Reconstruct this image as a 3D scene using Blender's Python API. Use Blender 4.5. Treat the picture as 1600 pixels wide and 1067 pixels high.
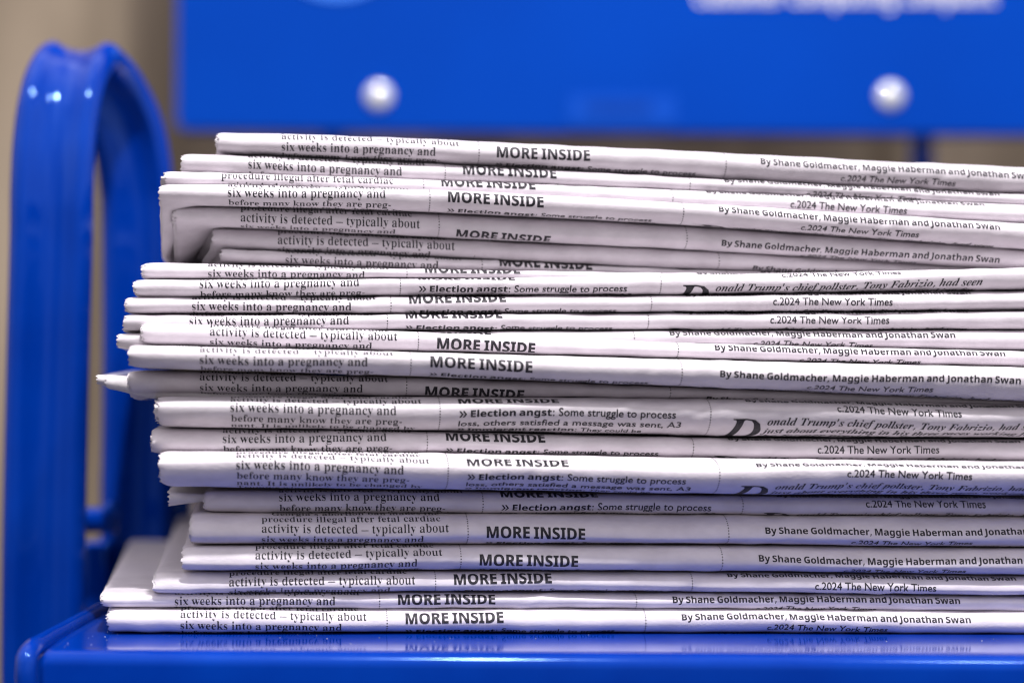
import bpy, bmesh, math, random
import numpy as np
from mathutils import Vector, Matrix
from mathutils.geometry import delaunay_2d_cdt

# ------------------------------------------------------------------ camera, world, lamp, exposure
scene = bpy.context.scene
for o in list(bpy.data.objects):
    bpy.data.objects.remove(o)
COL = scene.collection

PX = 0.1667e-3                 # metres per photo pixel at half a metre
CX, CY = 560.0, 580.0          # optical axis in photo pixels
D0 = 0.5
ROLL = 0.0058                  # radians, right side lower
CAMZ = 0.0685

cam = bpy.data.cameras.new('camera')
cam.sensor_width = 36.0
cam.lens = 36.0 * D0 / (1600 * PX)
cam_o = bpy.data.objects.new('camera', cam)
COL.objects.link(cam_o)
cam_o.location = (0, 0, CAMZ)
cam_o.rotation_euler = (Matrix.Rotation(math.pi / 2, 3, 'X') @ Matrix.Rotation(ROLL, 3, 'Z')).to_euler()
# the picture's centre lies right of and above the optical axis
_dx, _dy = 800 - CX, 533.5 - CY
cam.shift_x = _dx / 1600
cam.shift_y = -_dy / 1600
cam.clip_start = 0.01
cam.clip_end = 50
cam.dof.use_dof = True
cam.dof.focus_distance = 0.502
cam.dof.aperture_fstop = 4.7
cam.dof.aperture_blades = 0
scene.camera = cam_o

world = bpy.data.worlds.new('World')
scene.world = world
world.use_nodes = True
wn, wl = world.node_tree.nodes, world.node_tree.links
tc = wn.new('ShaderNodeTexCoord')
sep = wn.new('ShaderNodeSeparateXYZ')
mr = wn.new('ShaderNodeMapRange')
mr.inputs['From Min'].default_value = -1
mr.inputs['From Max'].default_value = 1
ramp = wn.new('ShaderNodeValToRGB')
cr = ramp.color_ramp
cr.elements[0].position, cr.elements[0].color = 0.42, (0.10, 0.093, 0.10, 1)
cr.elements[1].position, cr.elements[1].color = 1.0, (1.35, 1.28, 1.34, 1)
for q, v in ((0.5, 0.42), (0.62, 0.70)):
    e = cr.elements.new(q)
    e.color = (v, v * 0.935, v * 0.985, 1)
wl.new(tc.outputs['Generated'], sep.inputs[0])
wl.new(sep.outputs['Z'], mr.inputs['Value'])
wl.new(mr.outputs[0], ramp.inputs[0])
rn = wn.new('ShaderNodeTexNoise')           # the room is lighter in some directions than in others
rn.inputs['Scale'].default_value = 2.2
rn.inputs['Detail'].default_value = 1.0
rm = wn.new('ShaderNodeMapRange')
rm.inputs['From Min'].default_value = 0.3
rm.inputs['From Max'].default_value = 0.7
rm.inputs['To Min'].default_value = 0.35
rm.inputs['To Max'].default_value = 1.6
mx = wn.new('ShaderNodeVectorMath')
mx.operation = 'SCALE'
wl.new(tc.outputs['Generated'], rn.inputs['Vector'])
wl.new(rn.outputs['Fac'], rm.inputs['Value'])
wl.new(ramp.outputs[0], mx.inputs[0])
wl.new(rm.outputs[0], mx.inputs['Scale'])
wl.new(mx.outputs[0], wn['Background'].inputs['Color'])
wn['Background'].inputs['Strength'].default_value = 1.13

lamp = bpy.data.lights.new('ceiling_lamp', 'AREA')
lamp.shape = 'DISK'
lamp.size = 0.07
lamp.energy = 25.5
lamp.color = (1.0, 0.97, 0.98)
lamp_o = bpy.data.objects.new('ceiling_lamp', lamp)
COL.objects.link(lamp_o)
lamp_o.location = (0.13, -0.12, 1.40)
lamp_o.rotation_euler = (Vector((0, 0.52, 0.06)) - lamp_o.location).to_track_quat('-Z', 'Y').to_euler()

lamp_far = bpy.data.lights.new('second_ceiling_lamp', 'AREA')
lamp_far.shape = 'DISK'
lamp_far.size = 0.07
lamp_far.energy = 7.0
lamp_far.color = (1.0, 0.97, 0.98)
lamp_far_o = bpy.data.objects.new('second_ceiling_lamp', lamp_far)
COL.objects.link(lamp_far_o)
lamp_far_o.location = (0.64, -0.12, 1.40)
lamp_far_o.rotation_euler = (Vector((0.1, 0.52, 0.06)) - lamp_far_o.location).to_track_quat('-Z', 'Y').to_euler()

scene.view_settings.view_transform = 'Standard'
scene.view_settings.look = 'None'
scene.view_settings.gamma = 1.0
scene.view_settings.exposure = 0.0
scene.view_settings.use_curve_mapping = False
scene.render.engine = 'CYCLES'
scene.cycles.use_denoising = True
scene.cycles.filter_width = 1.15
scene.cycles.max_bounces = 8
scene.cycles.sample_clamp_indirect = 6.0

# ------------------------------------------------------------------ photo pixel + distance -> world
CR, SR = math.cos(ROLL), math.sin(ROLL)

def W(x, y, d):
    """world point seen at photo pixel (x, y) at distance d (arrays allowed)"""
    dx, dy = np.asarray(x, float) - CX, np.asarray(y, float) - CY
    ux, uy = dx * CR + dy * SR, -dx * SR + dy * CR
    s = PX * np.asarray(d, float) / D0
    return np.stack([ux * s, np.zeros_like(ux * s) + d, CAMZ - uy * s], axis=-1)

def WV(x, y, d):
    return Vector(W(x, y, d).tolist())

# ------------------------------------------------------------------ object helpers
def link(name, me, mats, parent=None):
    o = bpy.data.objects.new(name, me)
    COL.objects.link(o)
    for m in (mats if isinstance(mats, (list, tuple)) else [mats]):
        me.materials.append(m)
    if parent is not None:
        o.parent = parent
        o.matrix_parent_inverse = parent.matrix_world.inverted()
    return o

def thing(name, label, cat, loc=(0, 0, 0), group=None):
    o = bpy.data.objects.new(name, None)
    COL.objects.link(o)
    o.location = loc
    o.empty_display_size = 0.02
    o.matrix_world = Matrix.Translation(loc)
    o['label'] = label
    o['category'] = cat
    if group:
        o['group'] = group
    return o

def mesh_np(name, V, F, smooth=True):
    me = bpy.data.meshes.new(name)
    me.from_pydata(np.asarray(V).tolist(), [], F if isinstance(F, list) else F.tolist())
    me.update()
    if smooth:
        me.polygons.foreach_set('use_smooth', [True] * len(me.polygons))
    return me

def grid_faces(n, m, off=0):
    i = np.arange(n - 1)[:, None] * m + np.arange(m - 1)[None, :]
    q = np.stack([i, i + 1, i + m + 1, i + m], axis=-1).reshape(-1, 4) + off
    return q

def bm_to(name, bm, mats, parent=None, smooth=True):
    me = bpy.data.meshes.new(name)
    bmesh.ops.recalc_face_normals(bm, faces=bm.faces)
    bm.to_mesh(me)
    bm.free()
    if smooth:
        me.polygons.foreach_set('use_smooth', [True] * len(me.polygons))
    return link(name, me, mats, parent)

def catmull(P, n):
    P = [Vector(p) for p in P]
    P = [P[0] * 2 - P[1]] + P + [P[-1] * 2 - P[-2]]
    out = []
    for i in range(1, len(P) - 2):
        a, b, c, d = P[i - 1:i + 3]
        for k in range(n):
            t = k / n
            out.append(0.5 * (2 * b + (c - a) * t + (2 * a - 5 * b + 4 * c - d) * t * t + (3 * b - a - 3 * c + d) * t ** 3))
    out.append(P[-2])
    return out

def sweep(bm, path, section, side=None, closed_ends=True):
    """section: list of (a, b); a along side axis, b along the normal"""
    rings = []
    n = len(path)
    for i, p in enumerate(path):
        t = (path[min(i + 1, n - 1)] - path[max(i - 1, 0)]).normalized()
        s = Vector(side) if side is not None else Vector((0, 0, 1)).cross(t)
        if side is None and s.length < 0.2:
            s = Vector((1, 0, 0))
        s = (s - t * s.dot(t)).normalized()
        nn = t.cross(s)
        rings.append([bm.verts.new(p + s * a + nn * b) for a, b in section])
    m = len(section)
    for i in range(n - 1):
        for j in range(m):
            bm.faces.new((rings[i][j], rings[i][(j + 1) % m], rings[i + 1][(j + 1) % m], rings[i + 1][j]))
    if closed_ends:
        bm.faces.new(rings[0][::-1])
        bm.faces.new(rings[-1])

def circle(r, n=20):
    return [(r * math.cos(2 * math.pi * i / n), r * math.sin(2 * math.pi * i / n)) for i in range(n)]

def box(bm, c, s, bevel=0.0):
    r = bmesh.ops.create_cube(bm, size=1, matrix=Matrix.Translation(c) @ Matrix.Diagonal((s[0], s[1], s[2], 1)))
    if bevel:
        ed = list({e for v in r['verts'] for e in v.link_edges})
        bmesh.ops.bevel(bm, geom=ed, offset=bevel, segments=4, profile=0.5, affect='EDGES')

def dome(bm, c, r, h, n=32, k=10):
    """spherical cap of radius r and height h bulging towards -Y, with a short rim"""
    prof = [(r, 0.002)] + [(r * math.cos(i / k * math.pi / 2), -h * math.sin(i / k * math.pi / 2)) for i in range(k)]
    rings = []
    for rr, y in prof:
        rings.append([bm.verts.new(Vector(c) + Vector((rr * math.cos(2 * math.pi * j / n), y, rr * math.sin(2 * math.pi * j / n)))) for j in range(n)])
    top = bm.verts.new(Vector(c) + Vector((0, -h, 0)))
    for a, b in zip(rings, rings[1:]):
        for j in range(n):
            bm.faces.new((a[j], a[(j + 1) % n], b[(j + 1) % n], b[j]))
    for j in range(n):
        bm.faces.new((rings[-1][j], rings[-1][(j + 1) % n], top))

# ------------------------------------------------------------------ materials
def mat(name, color, rough=0.5, spec=0.5, coat=0.0, coat_rough=0.05, metal=0.0):
    m = bpy.data.materials.new(name)
    m.use_nodes = True
    b = m.node_tree.nodes['Principled BSDF']
    b.inputs['Base Color'].default_value = (*color, 1)
    b.inputs['Roughness'].default_value = rough
    b.inputs['Specular IOR Level'].default_value = spec
    b.inputs['Coat Weight'].default_value = coat
    b.inputs['Coat Roughness'].default_value = coat_rough
    b.inputs['Metallic'].default_value = metal
    return m

def tex(m, scale, lo, hi, detail=4.0, stretch=(1, 1, 1), bump=None, bump_scale=None, bump_dist=0.0001, rough=None):
    nt = m.node_tree
    N, L = nt.nodes, nt.links
    b = N['Principled BSDF']
    t = N.new('ShaderNodeTexCoord')
    mp = N.new('ShaderNodeMapping')
    mp.inputs['Scale'].default_value = stretch
    L.new(t.outputs['Object'], mp.inputs[0])
    n = N.new('ShaderNodeTexNoise')
    n.inputs['Scale'].default_value = scale
    n.inputs['Detail'].default_value = detail
    L.new(mp.outputs[0], n.inputs['Vector'])
    r = N.new('ShaderNodeValToRGB')
    r.color_ramp.elements[0].position = 0.3
    r.color_ramp.elements[1].position = 0.7
    r.color_ramp.elements[0].color = (*lo, 1)
    r.color_ramp.elements[1].color = (*hi, 1)
    L.new(n.outputs['Fac'], r.inputs[0])
    L.new(r.outputs[0], b.inputs['Base Color'])
    if bump:
        n2 = N.new('ShaderNodeTexNoise')
        n2.inputs['Scale'].default_value = bump_scale
        n2.inputs['Detail'].default_value = 3
        L.new(mp.outputs[0], n2.inputs['Vector'])
        bp = N.new('ShaderNodeBump')
        bp.inputs['Strength'].default_value = bump
        bp.inputs['Distance'].default_value = bump_dist
        L.new(n2.outputs['Fac'], bp.inputs['Height'])
        L.new(bp.outputs[0], b.inputs['Normal'])
        if rough:
            q = N.new('ShaderNodeMapRange')
            q.inputs['To Min'].default_value = rough[0]
            q.inputs['To Max'].default_value = rough[1]
            L.new(n.outputs['Fac'], q.inputs['Value'])
            L.new(q.outputs[0], b.inputs['Roughness'])
    return m

M_PAPER = tex(mat('newsprint', (0.7, 0.68, 0.7), 0.5, 0.35), 220.0, (0.61, 0.567, 0.607), (0.735, 0.690, 0.732), 10.0,
              stretch=(0.6, 1, 1), bump=0.5, bump_scale=1300.0, bump_dist=0.00014)
_n, _l = M_PAPER.node_tree.nodes, M_PAPER.node_tree.links     # every copy's paper has its own tone
_b = _n['Principled BSDF']
_src = _b.inputs['Base Color'].links[0].from_socket
_oi, _mr, _hs = _n.new('ShaderNodeObjectInfo'), _n.new('ShaderNodeMapRange'), _n.new('ShaderNodeHueSaturation')
_mr.inputs['To Min'].default_value, _mr.inputs['To Max'].default_value = 0.90, 1.04
_l.new(_oi.outputs['Random'], _mr.inputs['Value'])
_l.new(_mr.outputs[0], _hs.inputs['Value'])
_l.new(_src, _hs.inputs['Color'])
_l.new(_hs.outputs[0], _b.inputs['Base Color'])
M_INNER = tex(mat('newsprint_inner', (0.66, 0.63, 0.64), 0.65, 0.25), 300.0, (0.60, 0.57, 0.59), (0.70, 0.67, 0.69), 6.0,
              bump=0.4, bump_scale=1200.0, bump_dist=0.00012)
M_INK = tex(mat('ink', (0.01, 0.01, 0.012), 0.5, 0.22), 2200.0, (0.010, 0.010, 0.013), (0.045, 0.042, 0.050), 3.0)
BLUE = (0.0, 0.036, 0.42)
M_BLUE = tex(mat('blue_enamel', BLUE, 0.11, 0.5, 0.0, 0.05), 30.0, (0.0, 0.026, 0.27), (0.0, 0.035, 0.33), 4.0,
             bump=0.10, bump_scale=260.0, bump_dist=0.0002, rough=(0.05, 0.17))
M_DECK = tex(mat('blue_deck_enamel', BLUE, 0.125, 0.32, 0.0, 0.03), 40.0, (0.0, 0.027, 0.28), (0.0, 0.037, 0.34), 4.0,
             bump=0.06, bump_scale=120.0, bump_dist=0.0002, rough=(0.06, 0.19))
M_BOARD = tex(mat('blue_board', BLUE, 0.6, 0.12, 0.0, 0.25), 7.0, (0.0, 0.040, 0.33), (0.0, 0.050, 0.39), 4.0,
              bump=0.05, bump_scale=150.0)
M_STEEL = tex(mat('bolt_cap_metal', (0.6, 0.6, 0.58), 0.38, 0.5, 1.0, 0.02, 0.25), 60.0, (0.66, 0.69, 0.69), (0.74, 0.77, 0.77))
M_LETTER = tex(mat('white_lettering', (0.8, 0.8, 0.82), 0.5), 80.0, (0.76, 0.76, 0.8), (0.84, 0.84, 0.86))
M_EMBLEM = tex(mat('light_blue_emblem', (0.02, 0.18, 0.75), 0.5), 40.0, (0.018, 0.17, 0.74), (0.025, 0.2, 0.8))
M_STICKER = tex(mat('sticker_blue', (0.0, 0.06, 0.5), 0.6, 0.1), 80.0, (0.0, 0.058, 0.42), (0.0, 0.064, 0.45))
M_STICKER_INK = tex(mat('sticker_ink', (0.0, 0.03, 0.25), 0.6, 0.1), 80.0, (0.0, 0.036, 0.28), (0.0, 0.042, 0.31))
M_WALL = tex(mat('plywood', (0.4, 0.33, 0.25), 0.65, 0.3), 17.0, (0.13, 0.098, 0.062), (0.43, 0.345, 0.25), 5.0, stretch=(1.0, 1.0, 0.14),
             bump=0.2, bump_scale=40.0, bump_dist=0.001)
M_BOLT = tex(mat('bolt_steel', (0.5, 0.5, 0.55), 0.3, 0.5, 0, 0.05, 0.9), 200.0, (0.45, 0.45, 0.5), (0.6, 0.6, 0.65))

for _m in (M_BLUE, M_DECK, M_BOARD):
    _m.node_tree.nodes['Principled BSDF'].inputs['Specular Tint'].default_value = (0.26, 0.52, 1.0, 1)

M_STEEL.node_tree.nodes['Principled BSDF'].inputs['Coat IOR'].default_value = 3.0

# ------------------------------------------------------------------ type: glyph outlines -> flat printed lines
# four alphabets (S serif, B bold sans, I bold italic serif, G light sans): per letter its advance and its outlines
# as x, y pairs, in 1/400 of the type size
GLYPHS = {
'S': {
 ' ': (70, ),
 ',': (72, (11,-35,14,-24,16,-13,19,-1,21,11,23,21,24,31,50,31,52,28,49,18,46,8,42,-3,37,-14,33,-25,28,-35)),
 '-': (87, (11,62,11,82,76,82,76,62)),
 '.': (72, (36,-4,31,-3,28,-2,24,1,21,4,20,9,19,15,20,20,21,25,24,28,28,31,31,32,36,33,40,32,44,31,48,28,50,25,52,20,53,15,52,9,50,4,48,1,44,-2,40,-3)),
 'A': (175, (-3,0,-3,7,1,8,6,9,9,12,13,16,16,22,20,30,82,186,90,186,154,35,158,26,161,19,164,14,168,10,172,8,177,7,177,0,92,0,92,7,104,8,111,12,113,18,113,22,111,26,109,33,101,53,41,53,31,28,31,27,31,25,30,24,30,22,30,20,30,19,32,13,39,9,49,7,51,7,51,0), (45,64,97,64,71,128)),
 'G': (203, (107,-4,89,-3,72,1,57,8,43,17,32,28,23,41,16,56,12,73,11,92,12,109,16,126,23,141,32,154,43,165,56,174,70,181,86,185,103,186,117,185,132,182,148,176,150,175,153,175,155,174,158,175,160,176,162,177,164,179,166,182,168,186,175,186,175,123,168,123,164,133,159,143,153,152,146,159,139,165,132,170,124,174,115,177,107,177,80,168,64,139,58,91,60,65,64,44,72,27,82,15,95,8,110,5,119,6,126,8,131,11,134,15,136,21,137,28,137,51,136,59,135,64,132,68,127,71,120,72,110,73,110,79,200,79,200,73,192,72,187,71,183,68,180,64,179,59,178,51,178,12,155,3,131,-2)),
 'I': (104, (5,0,5,7,13,8,20,10,24,13,28,17,29,23,30,30,30,155,30,162,28,167,25,171,21,173,14,175,5,175,5,182,98,182,98,175,89,175,83,173,78,171,75,167,74,162,73,155,73,31,73,26,74,21,75,18,77,15,79,12,82,10,87,9,92,8,98,7,98,0)),
 'T': (169, (37,0,37,7,45,8,52,9,57,12,60,17,62,24,62,32,62,173,60,173,46,172,35,168,26,161,19,152,14,141,12,127,4,127,4,182,164,182,164,127,157,127,150,153,133,168,107,173,105,173,105,32,106,23,108,17,111,12,115,9,122,8,131,7,131,0)),
 'a': (138, (102,-4,90,-2,83,4,80,14,67,4,53,-2,38,-3,29,-3,22,0,16,5,12,10,9,17,8,25,10,36,16,46,25,54,39,62,57,69,80,76,80,96,79,103,77,109,75,113,71,116,66,118,59,118,49,117,44,114,42,110,42,108,43,106,45,103,47,99,49,96,49,92,49,88,47,84,44,81,40,78,36,77,31,76,26,77,21,79,18,81,15,85,14,89,13,95,14,101,16,106,20,111,25,116,31,120,38,123,46,125,55,127,65,127,82,126,96,123,105,117,112,109,116,98,117,84,117,25,117,21,117,18,118,16,119,15,120,14,122,14,124,14,126,15,128,17,132,11,122,3,113,-2), (60,13,63,14,66,15,70,16,73,19,76,22,80,25,80,68,62,61,51,49,47,34,49,22,53,16)),
 'b': (144, (17,-5,17,155,17,163,16,168,15,171,12,173,8,175,3,176,3,182,55,182,55,111,65,120,76,126,88,127,98,126,106,124,113,120,120,114,126,107,131,98,134,88,136,78,137,66,136,53,133,41,129,30,123,20,116,12,108,5,98,0,88,-3,77,-4,65,-2,53,3,42,11,21,-5), (73,6,82,7,88,12,93,20,96,31,97,46,98,64,97,79,96,91,92,100,88,107,82,111,74,112,70,112,66,110,62,108,59,105,57,101,55,97,55,27,57,15,63,8)),
 'c': (117, (62,-4,52,-3,43,0,35,4,27,11,20,18,15,27,11,37,9,48,8,60,9,72,11,84,16,95,22,104,30,112,38,119,48,124,59,127,70,128,82,127,92,124,100,119,106,113,110,106,111,98,110,93,109,89,107,86,103,84,99,82,95,82,86,84,80,90,78,100,78,102,79,103,79,104,79,106,79,107,79,109,78,114,74,118,68,119,55,114,47,99,45,75,46,57,49,42,55,30,62,22,71,17,82,15,91,17,100,21,109,29,114,24,99,9,82,-1)),
 'd': (148, (56,-4,47,-3,39,0,31,4,24,10,19,18,14,27,11,37,8,47,8,59,9,72,11,84,14,95,19,104,25,112,33,119,41,124,49,126,58,127,70,126,80,121,89,112,89,160,89,165,87,169,85,172,81,174,77,175,70,176,70,182,128,182,128,30,128,24,129,20,130,16,132,14,136,12,141,11,141,4,126,3,109,1,89,-4,89,16,80,5,69,-2), (69,11,73,12,77,14,81,17,84,20,87,25,89,30,89,97,88,101,86,105,82,108,79,110,74,112,70,112,62,111,56,107,52,100,49,90,48,77,47,61,48,46,49,33,52,23,56,17,61,13)),
 'e': (120, (62,-4,52,-3,42,0,34,4,26,10,20,18,15,27,11,38,9,50,8,63,9,75,11,86,15,96,20,105,27,113,35,119,43,124,53,126,63,127,77,126,89,121,100,112,107,100,112,86,113,69,113,66,47,66,51,39,62,22,80,17,90,19,99,25,108,34,114,29,99,11,82,0), (46,77,81,77,81,86,80,96,79,105,77,111,74,115,70,118,64,119,54,115,48,102,46,81)),
 'f': (85, (6,0,6,6,10,7,13,8,16,9,18,10,19,12,20,14,20,17,21,22,21,29,21,111,6,111,6,124,21,124,21,141,22,154,27,165,34,174,44,181,55,185,70,186,80,185,89,182,96,178,101,173,104,167,105,160,105,155,103,150,101,147,97,144,94,143,90,142,85,143,81,144,78,146,76,149,74,152,74,156,74,160,75,164,77,168,77,169,78,170,78,171,79,172,79,172,79,173,78,175,76,177,72,177,67,177,64,175,61,172,60,168,59,162,59,156,59,124,81,124,81,111,59,111,59,26,60,19,61,14,63,10,67,8,72,7,80,6,80,0)),
 'g': (131, (58,-56,42,-55,29,-53,19,-49,12,-43,7,-37,6,-30,8,-22,15,-15,27,-10,17,-4,11,4,9,12,10,18,13,24,17,30,23,35,31,39,41,44,23,54,12,67,9,85,10,93,12,100,16,107,21,113,27,118,35,122,44,125,53,127,63,127,73,127,83,125,93,122,127,122,127,107,107,107,112,99,116,91,117,81,116,74,114,67,110,60,106,55,100,50,93,46,86,43,78,42,69,41,67,41,65,41,63,41,61,42,59,42,57,42,52,41,48,40,45,38,42,35,41,32,40,28,42,24,47,21,56,20,70,20,83,19,94,18,104,16,111,13,117,10,121,5,124,0,126,-7,126,-15,124,-27,119,-37,109,-45,96,-51,79,-55), (63,50,69,51,73,54,76,58,78,65,79,74,80,84,79,95,78,104,76,110,73,115,69,118,63,119,57,118,53,115,50,110,47,104,46,95,46,84,46,74,47,65,50,58,53,54,57,51), (64,-46,87,-44,101,-38,105,-26,105,-22,103,-19,100,-17,95,-15,89,-14,82,-14,39,-14,33,-18,30,-23,29,-29,30,-33,33,-38,38,-41,45,-44,53,-46)),
 'h': (152, (7,0,7,6,12,7,15,8,18,10,20,13,21,17,21,22,21,160,21,165,20,169,18,172,16,174,12,175,8,176,8,182,59,182,59,107,70,118,83,125,97,127,117,123,128,108,132,85,132,22,132,17,133,13,135,10,137,8,141,7,145,6,145,0,81,0,81,6,83,6,89,8,93,13,94,22,94,87,94,93,93,99,92,103,89,106,86,108,81,109,73,107,66,102,59,94,59,22,59,17,60,13,62,10,64,8,67,7,72,6,72,0)),
 'i': (79, (40,145,35,145,30,147,26,151,23,155,21,160,20,165,21,170,23,175,26,179,30,183,35,185,40,185,46,185,51,183,55,179,58,175,60,170,60,165,60,160,58,155,55,151,50,147,46,145), (7,0,7,6,12,7,16,8,18,10,20,13,21,17,21,22,21,101,21,107,20,111,19,114,16,116,13,117,8,117,8,124,59,124,59,22,60,17,60,13,62,10,64,8,67,7,72,6,72,0)),
 'k': (143, (7,0,7,6,12,7,16,8,18,10,20,13,21,17,21,22,21,159,21,165,20,169,19,172,17,174,13,175,8,176,8,182,59,182,59,67,91,99,95,103,97,107,98,111,96,115,91,117,84,117,82,117,82,124,138,124,138,117,128,116,119,111,110,104,89,84,138,14,142,10,146,7,150,6,150,0,84,0,84,6,87,6,92,7,95,9,96,13,95,15,94,17,93,20,65,59,59,54,59,22,59,17,60,13,62,10,64,8,67,7,72,6,72,0)),
 'l': (80, (7,0,7,6,12,7,16,8,18,10,20,13,21,17,21,22,21,159,21,164,20,169,19,172,17,174,13,175,8,176,8,182,59,182,59,22,60,17,60,13,62,10,64,8,67,7,72,6,72,0)),
 'm': (222, (7,0,7,6,12,7,15,8,18,10,20,13,21,17,21,22,21,101,21,106,20,110,18,113,16,116,12,117,8,118,8,124,59,124,59,106,69,118,81,125,95,127,111,125,122,117,128,104,139,117,152,125,167,127,186,123,198,108,201,85,201,22,202,17,203,13,204,10,206,8,210,7,214,6,214,0,151,0,151,6,155,7,159,8,161,10,163,13,164,17,164,22,164,87,164,93,163,99,161,103,159,106,156,108,151,109,143,107,136,102,130,95,130,22,130,17,131,13,132,10,135,8,138,7,142,6,142,0,80,0,80,6,84,7,88,8,90,10,91,13,92,17,93,22,93,87,92,93,92,99,90,103,88,106,85,108,80,109,72,107,65,102,59,94,59,22,59,17,60,14,61,11,63,9,66,7,71,6,71,0)),
 'n': (152, (7,0,7,6,12,7,15,8,18,10,20,13,21,17,21,22,21,101,21,106,20,110,18,113,16,116,12,117,8,118,8,124,59,124,59,107,70,118,83,125,97,127,117,123,128,108,132,85,132,22,132,17,133,13,135,10,137,8,141,7,145,6,145,0,81,0,81,6,83,6,89,8,93,13,94,22,94,87,94,93,93,99,92,103,89,106,86,108,81,109,73,107,66,102,59,94,59,22,59,17,60,13,62,10,64,8,67,7,72,6,72,0)),
 'o': (135, (67,-4,56,-3,46,0,36,5,28,11,21,19,15,28,11,38,8,50,8,62,8,74,11,85,15,96,21,105,28,113,36,119,46,124,56,126,67,127,78,126,89,124,98,119,106,113,113,105,119,96,123,86,126,74,127,62,126,49,123,38,119,27,113,18,106,11,98,4,89,0,79,-3), (67,5,74,6,80,9,84,16,85,20,86,25,87,33,87,41,88,51,88,62,87,82,86,98,83,108,79,115,74,118,67,120,60,118,55,115,51,108,49,98,47,82,47,62,47,51,47,41,48,33,49,26,50,20,51,16,55,9,61,6)),
 'p': (149, (7,-56,7,-49,11,-49,14,-48,16,-47,18,-45,19,-43,20,-40,21,-37,21,-32,21,-26,21,97,21,105,20,110,19,113,16,115,13,117,8,118,8,124,57,124,57,105,66,118,78,125,92,128,101,127,110,124,117,119,124,113,129,105,134,97,137,87,139,76,140,64,139,51,137,40,134,29,129,19,123,11,116,5,109,0,100,-3,91,-4,79,-2,68,3,59,13,59,-23,59,-30,60,-35,61,-39,62,-43,64,-45,67,-47,70,-48,74,-49,79,-49,79,-56), (78,11,86,13,91,17,96,24,99,34,100,46,101,62,100,77,99,89,96,99,93,106,87,110,80,111,72,109,65,104,59,94,59,27,64,18,70,13)),
 'r': (115, (7,0,7,6,12,7,16,8,18,10,20,13,21,17,21,22,21,101,21,107,20,111,19,114,16,116,13,117,8,117,8,124,58,124,58,101,63,109,69,115,75,120,81,124,87,127,93,127,100,127,106,125,110,122,113,117,115,112,116,106,115,102,114,97,111,94,108,91,104,89,99,89,95,89,91,90,89,92,87,95,85,97,83,100,81,102,78,104,75,104,72,103,68,101,65,97,62,91,60,85,60,77,60,22,60,17,61,13,64,10,67,8,72,7,79,6,79,0)),
 's': (115, (60,-4,53,-3,44,-1,35,2,33,3,31,3,29,3,25,3,22,0,20,-3,14,-3,14,42,21,42,24,32,29,23,35,16,41,10,49,7,56,6,62,6,67,8,71,11,74,14,76,18,77,23,75,30,70,37,62,42,43,52,34,57,27,62,22,68,18,74,16,81,15,88,16,99,20,108,26,116,34,123,44,126,56,128,59,127,63,127,66,126,70,125,75,124,80,123,80,123,81,123,82,122,83,122,84,122,85,122,88,123,90,124,92,128,98,128,98,89,91,89,88,98,84,105,79,111,73,115,66,118,60,118,54,118,50,117,46,114,44,111,42,108,42,104,42,100,44,96,46,93,49,90,53,87,59,85,77,76,85,71,92,66,97,61,100,54,102,47,103,38,102,26,98,16,91,7,83,1,72,-3)),
 't': (91, (49,-4,40,-3,32,0,26,4,22,10,20,18,19,28,19,111,8,111,8,120,18,130,27,139,35,148,42,156,47,163,52,170,58,170,58,124,83,124,83,111,58,111,58,33,58,28,59,24,60,20,61,18,64,17,67,16,73,18,78,22,82,30,89,26,79,10,66,0)),
 'u': (150, (52,-4,41,-3,32,1,26,7,22,15,19,26,18,39,18,99,18,105,17,109,16,113,13,115,10,117,5,118,5,124,57,124,57,30,57,25,58,21,60,18,63,16,67,15,71,14,78,16,85,20,91,26,91,99,91,105,90,110,88,113,86,116,81,117,76,118,76,124,129,124,129,28,130,23,131,18,132,16,135,14,139,12,144,12,144,5,128,4,111,1,91,-4,91,16,86,10,81,5,74,1,67,-2,60,-3)),
 'v': (122, (57,-4,15,99,13,104,11,109,9,112,6,115,3,117,-1,117,-1,124,66,124,66,118,62,118,56,117,53,114,52,110,52,109,52,108,52,107,74,49,94,101,95,104,96,107,96,109,95,114,90,117,81,118,81,124,122,124,122,118,117,116,114,114,111,111,109,108,106,103,104,97,64,-4)),
 'w': (174, (49,-4,7,106,5,109,4,112,2,114,1,115,-2,117,-4,117,-4,124,55,124,55,117,52,117,50,116,48,116,47,114,46,113,46,110,46,109,46,108,46,106,47,105,47,103,48,101,67,51,84,94,80,106,79,110,77,113,76,115,74,117,71,118,67,118,67,124,129,124,129,117,123,116,119,114,118,110,118,110,118,109,118,108,119,106,119,106,119,105,134,56,153,102,154,105,155,108,155,110,154,112,153,114,152,116,150,116,146,117,142,118,142,124,178,124,178,118,175,117,172,116,170,114,168,111,166,107,165,103,122,-4,116,-4,89,79,56,-4)),
 'x': (128, (2,0,2,6,10,9,17,15,25,23,49,55,17,105,12,112,7,116,2,117,2,124,67,124,67,118,61,117,57,115,56,112,57,110,58,107,60,104,73,82,89,103,92,106,93,109,94,111,93,114,92,115,91,116,88,117,85,117,80,118,80,124,124,124,124,118,117,116,109,110,102,102,79,74,117,15,118,12,120,10,121,9,123,7,125,7,128,6,128,0,62,0,62,6,66,7,69,7,71,8,73,9,74,10,74,12,74,15,72,19,69,24,55,46,39,24,36,20,34,17,34,14,35,9,39,7,46,6,47,6,47,0)),
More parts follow.
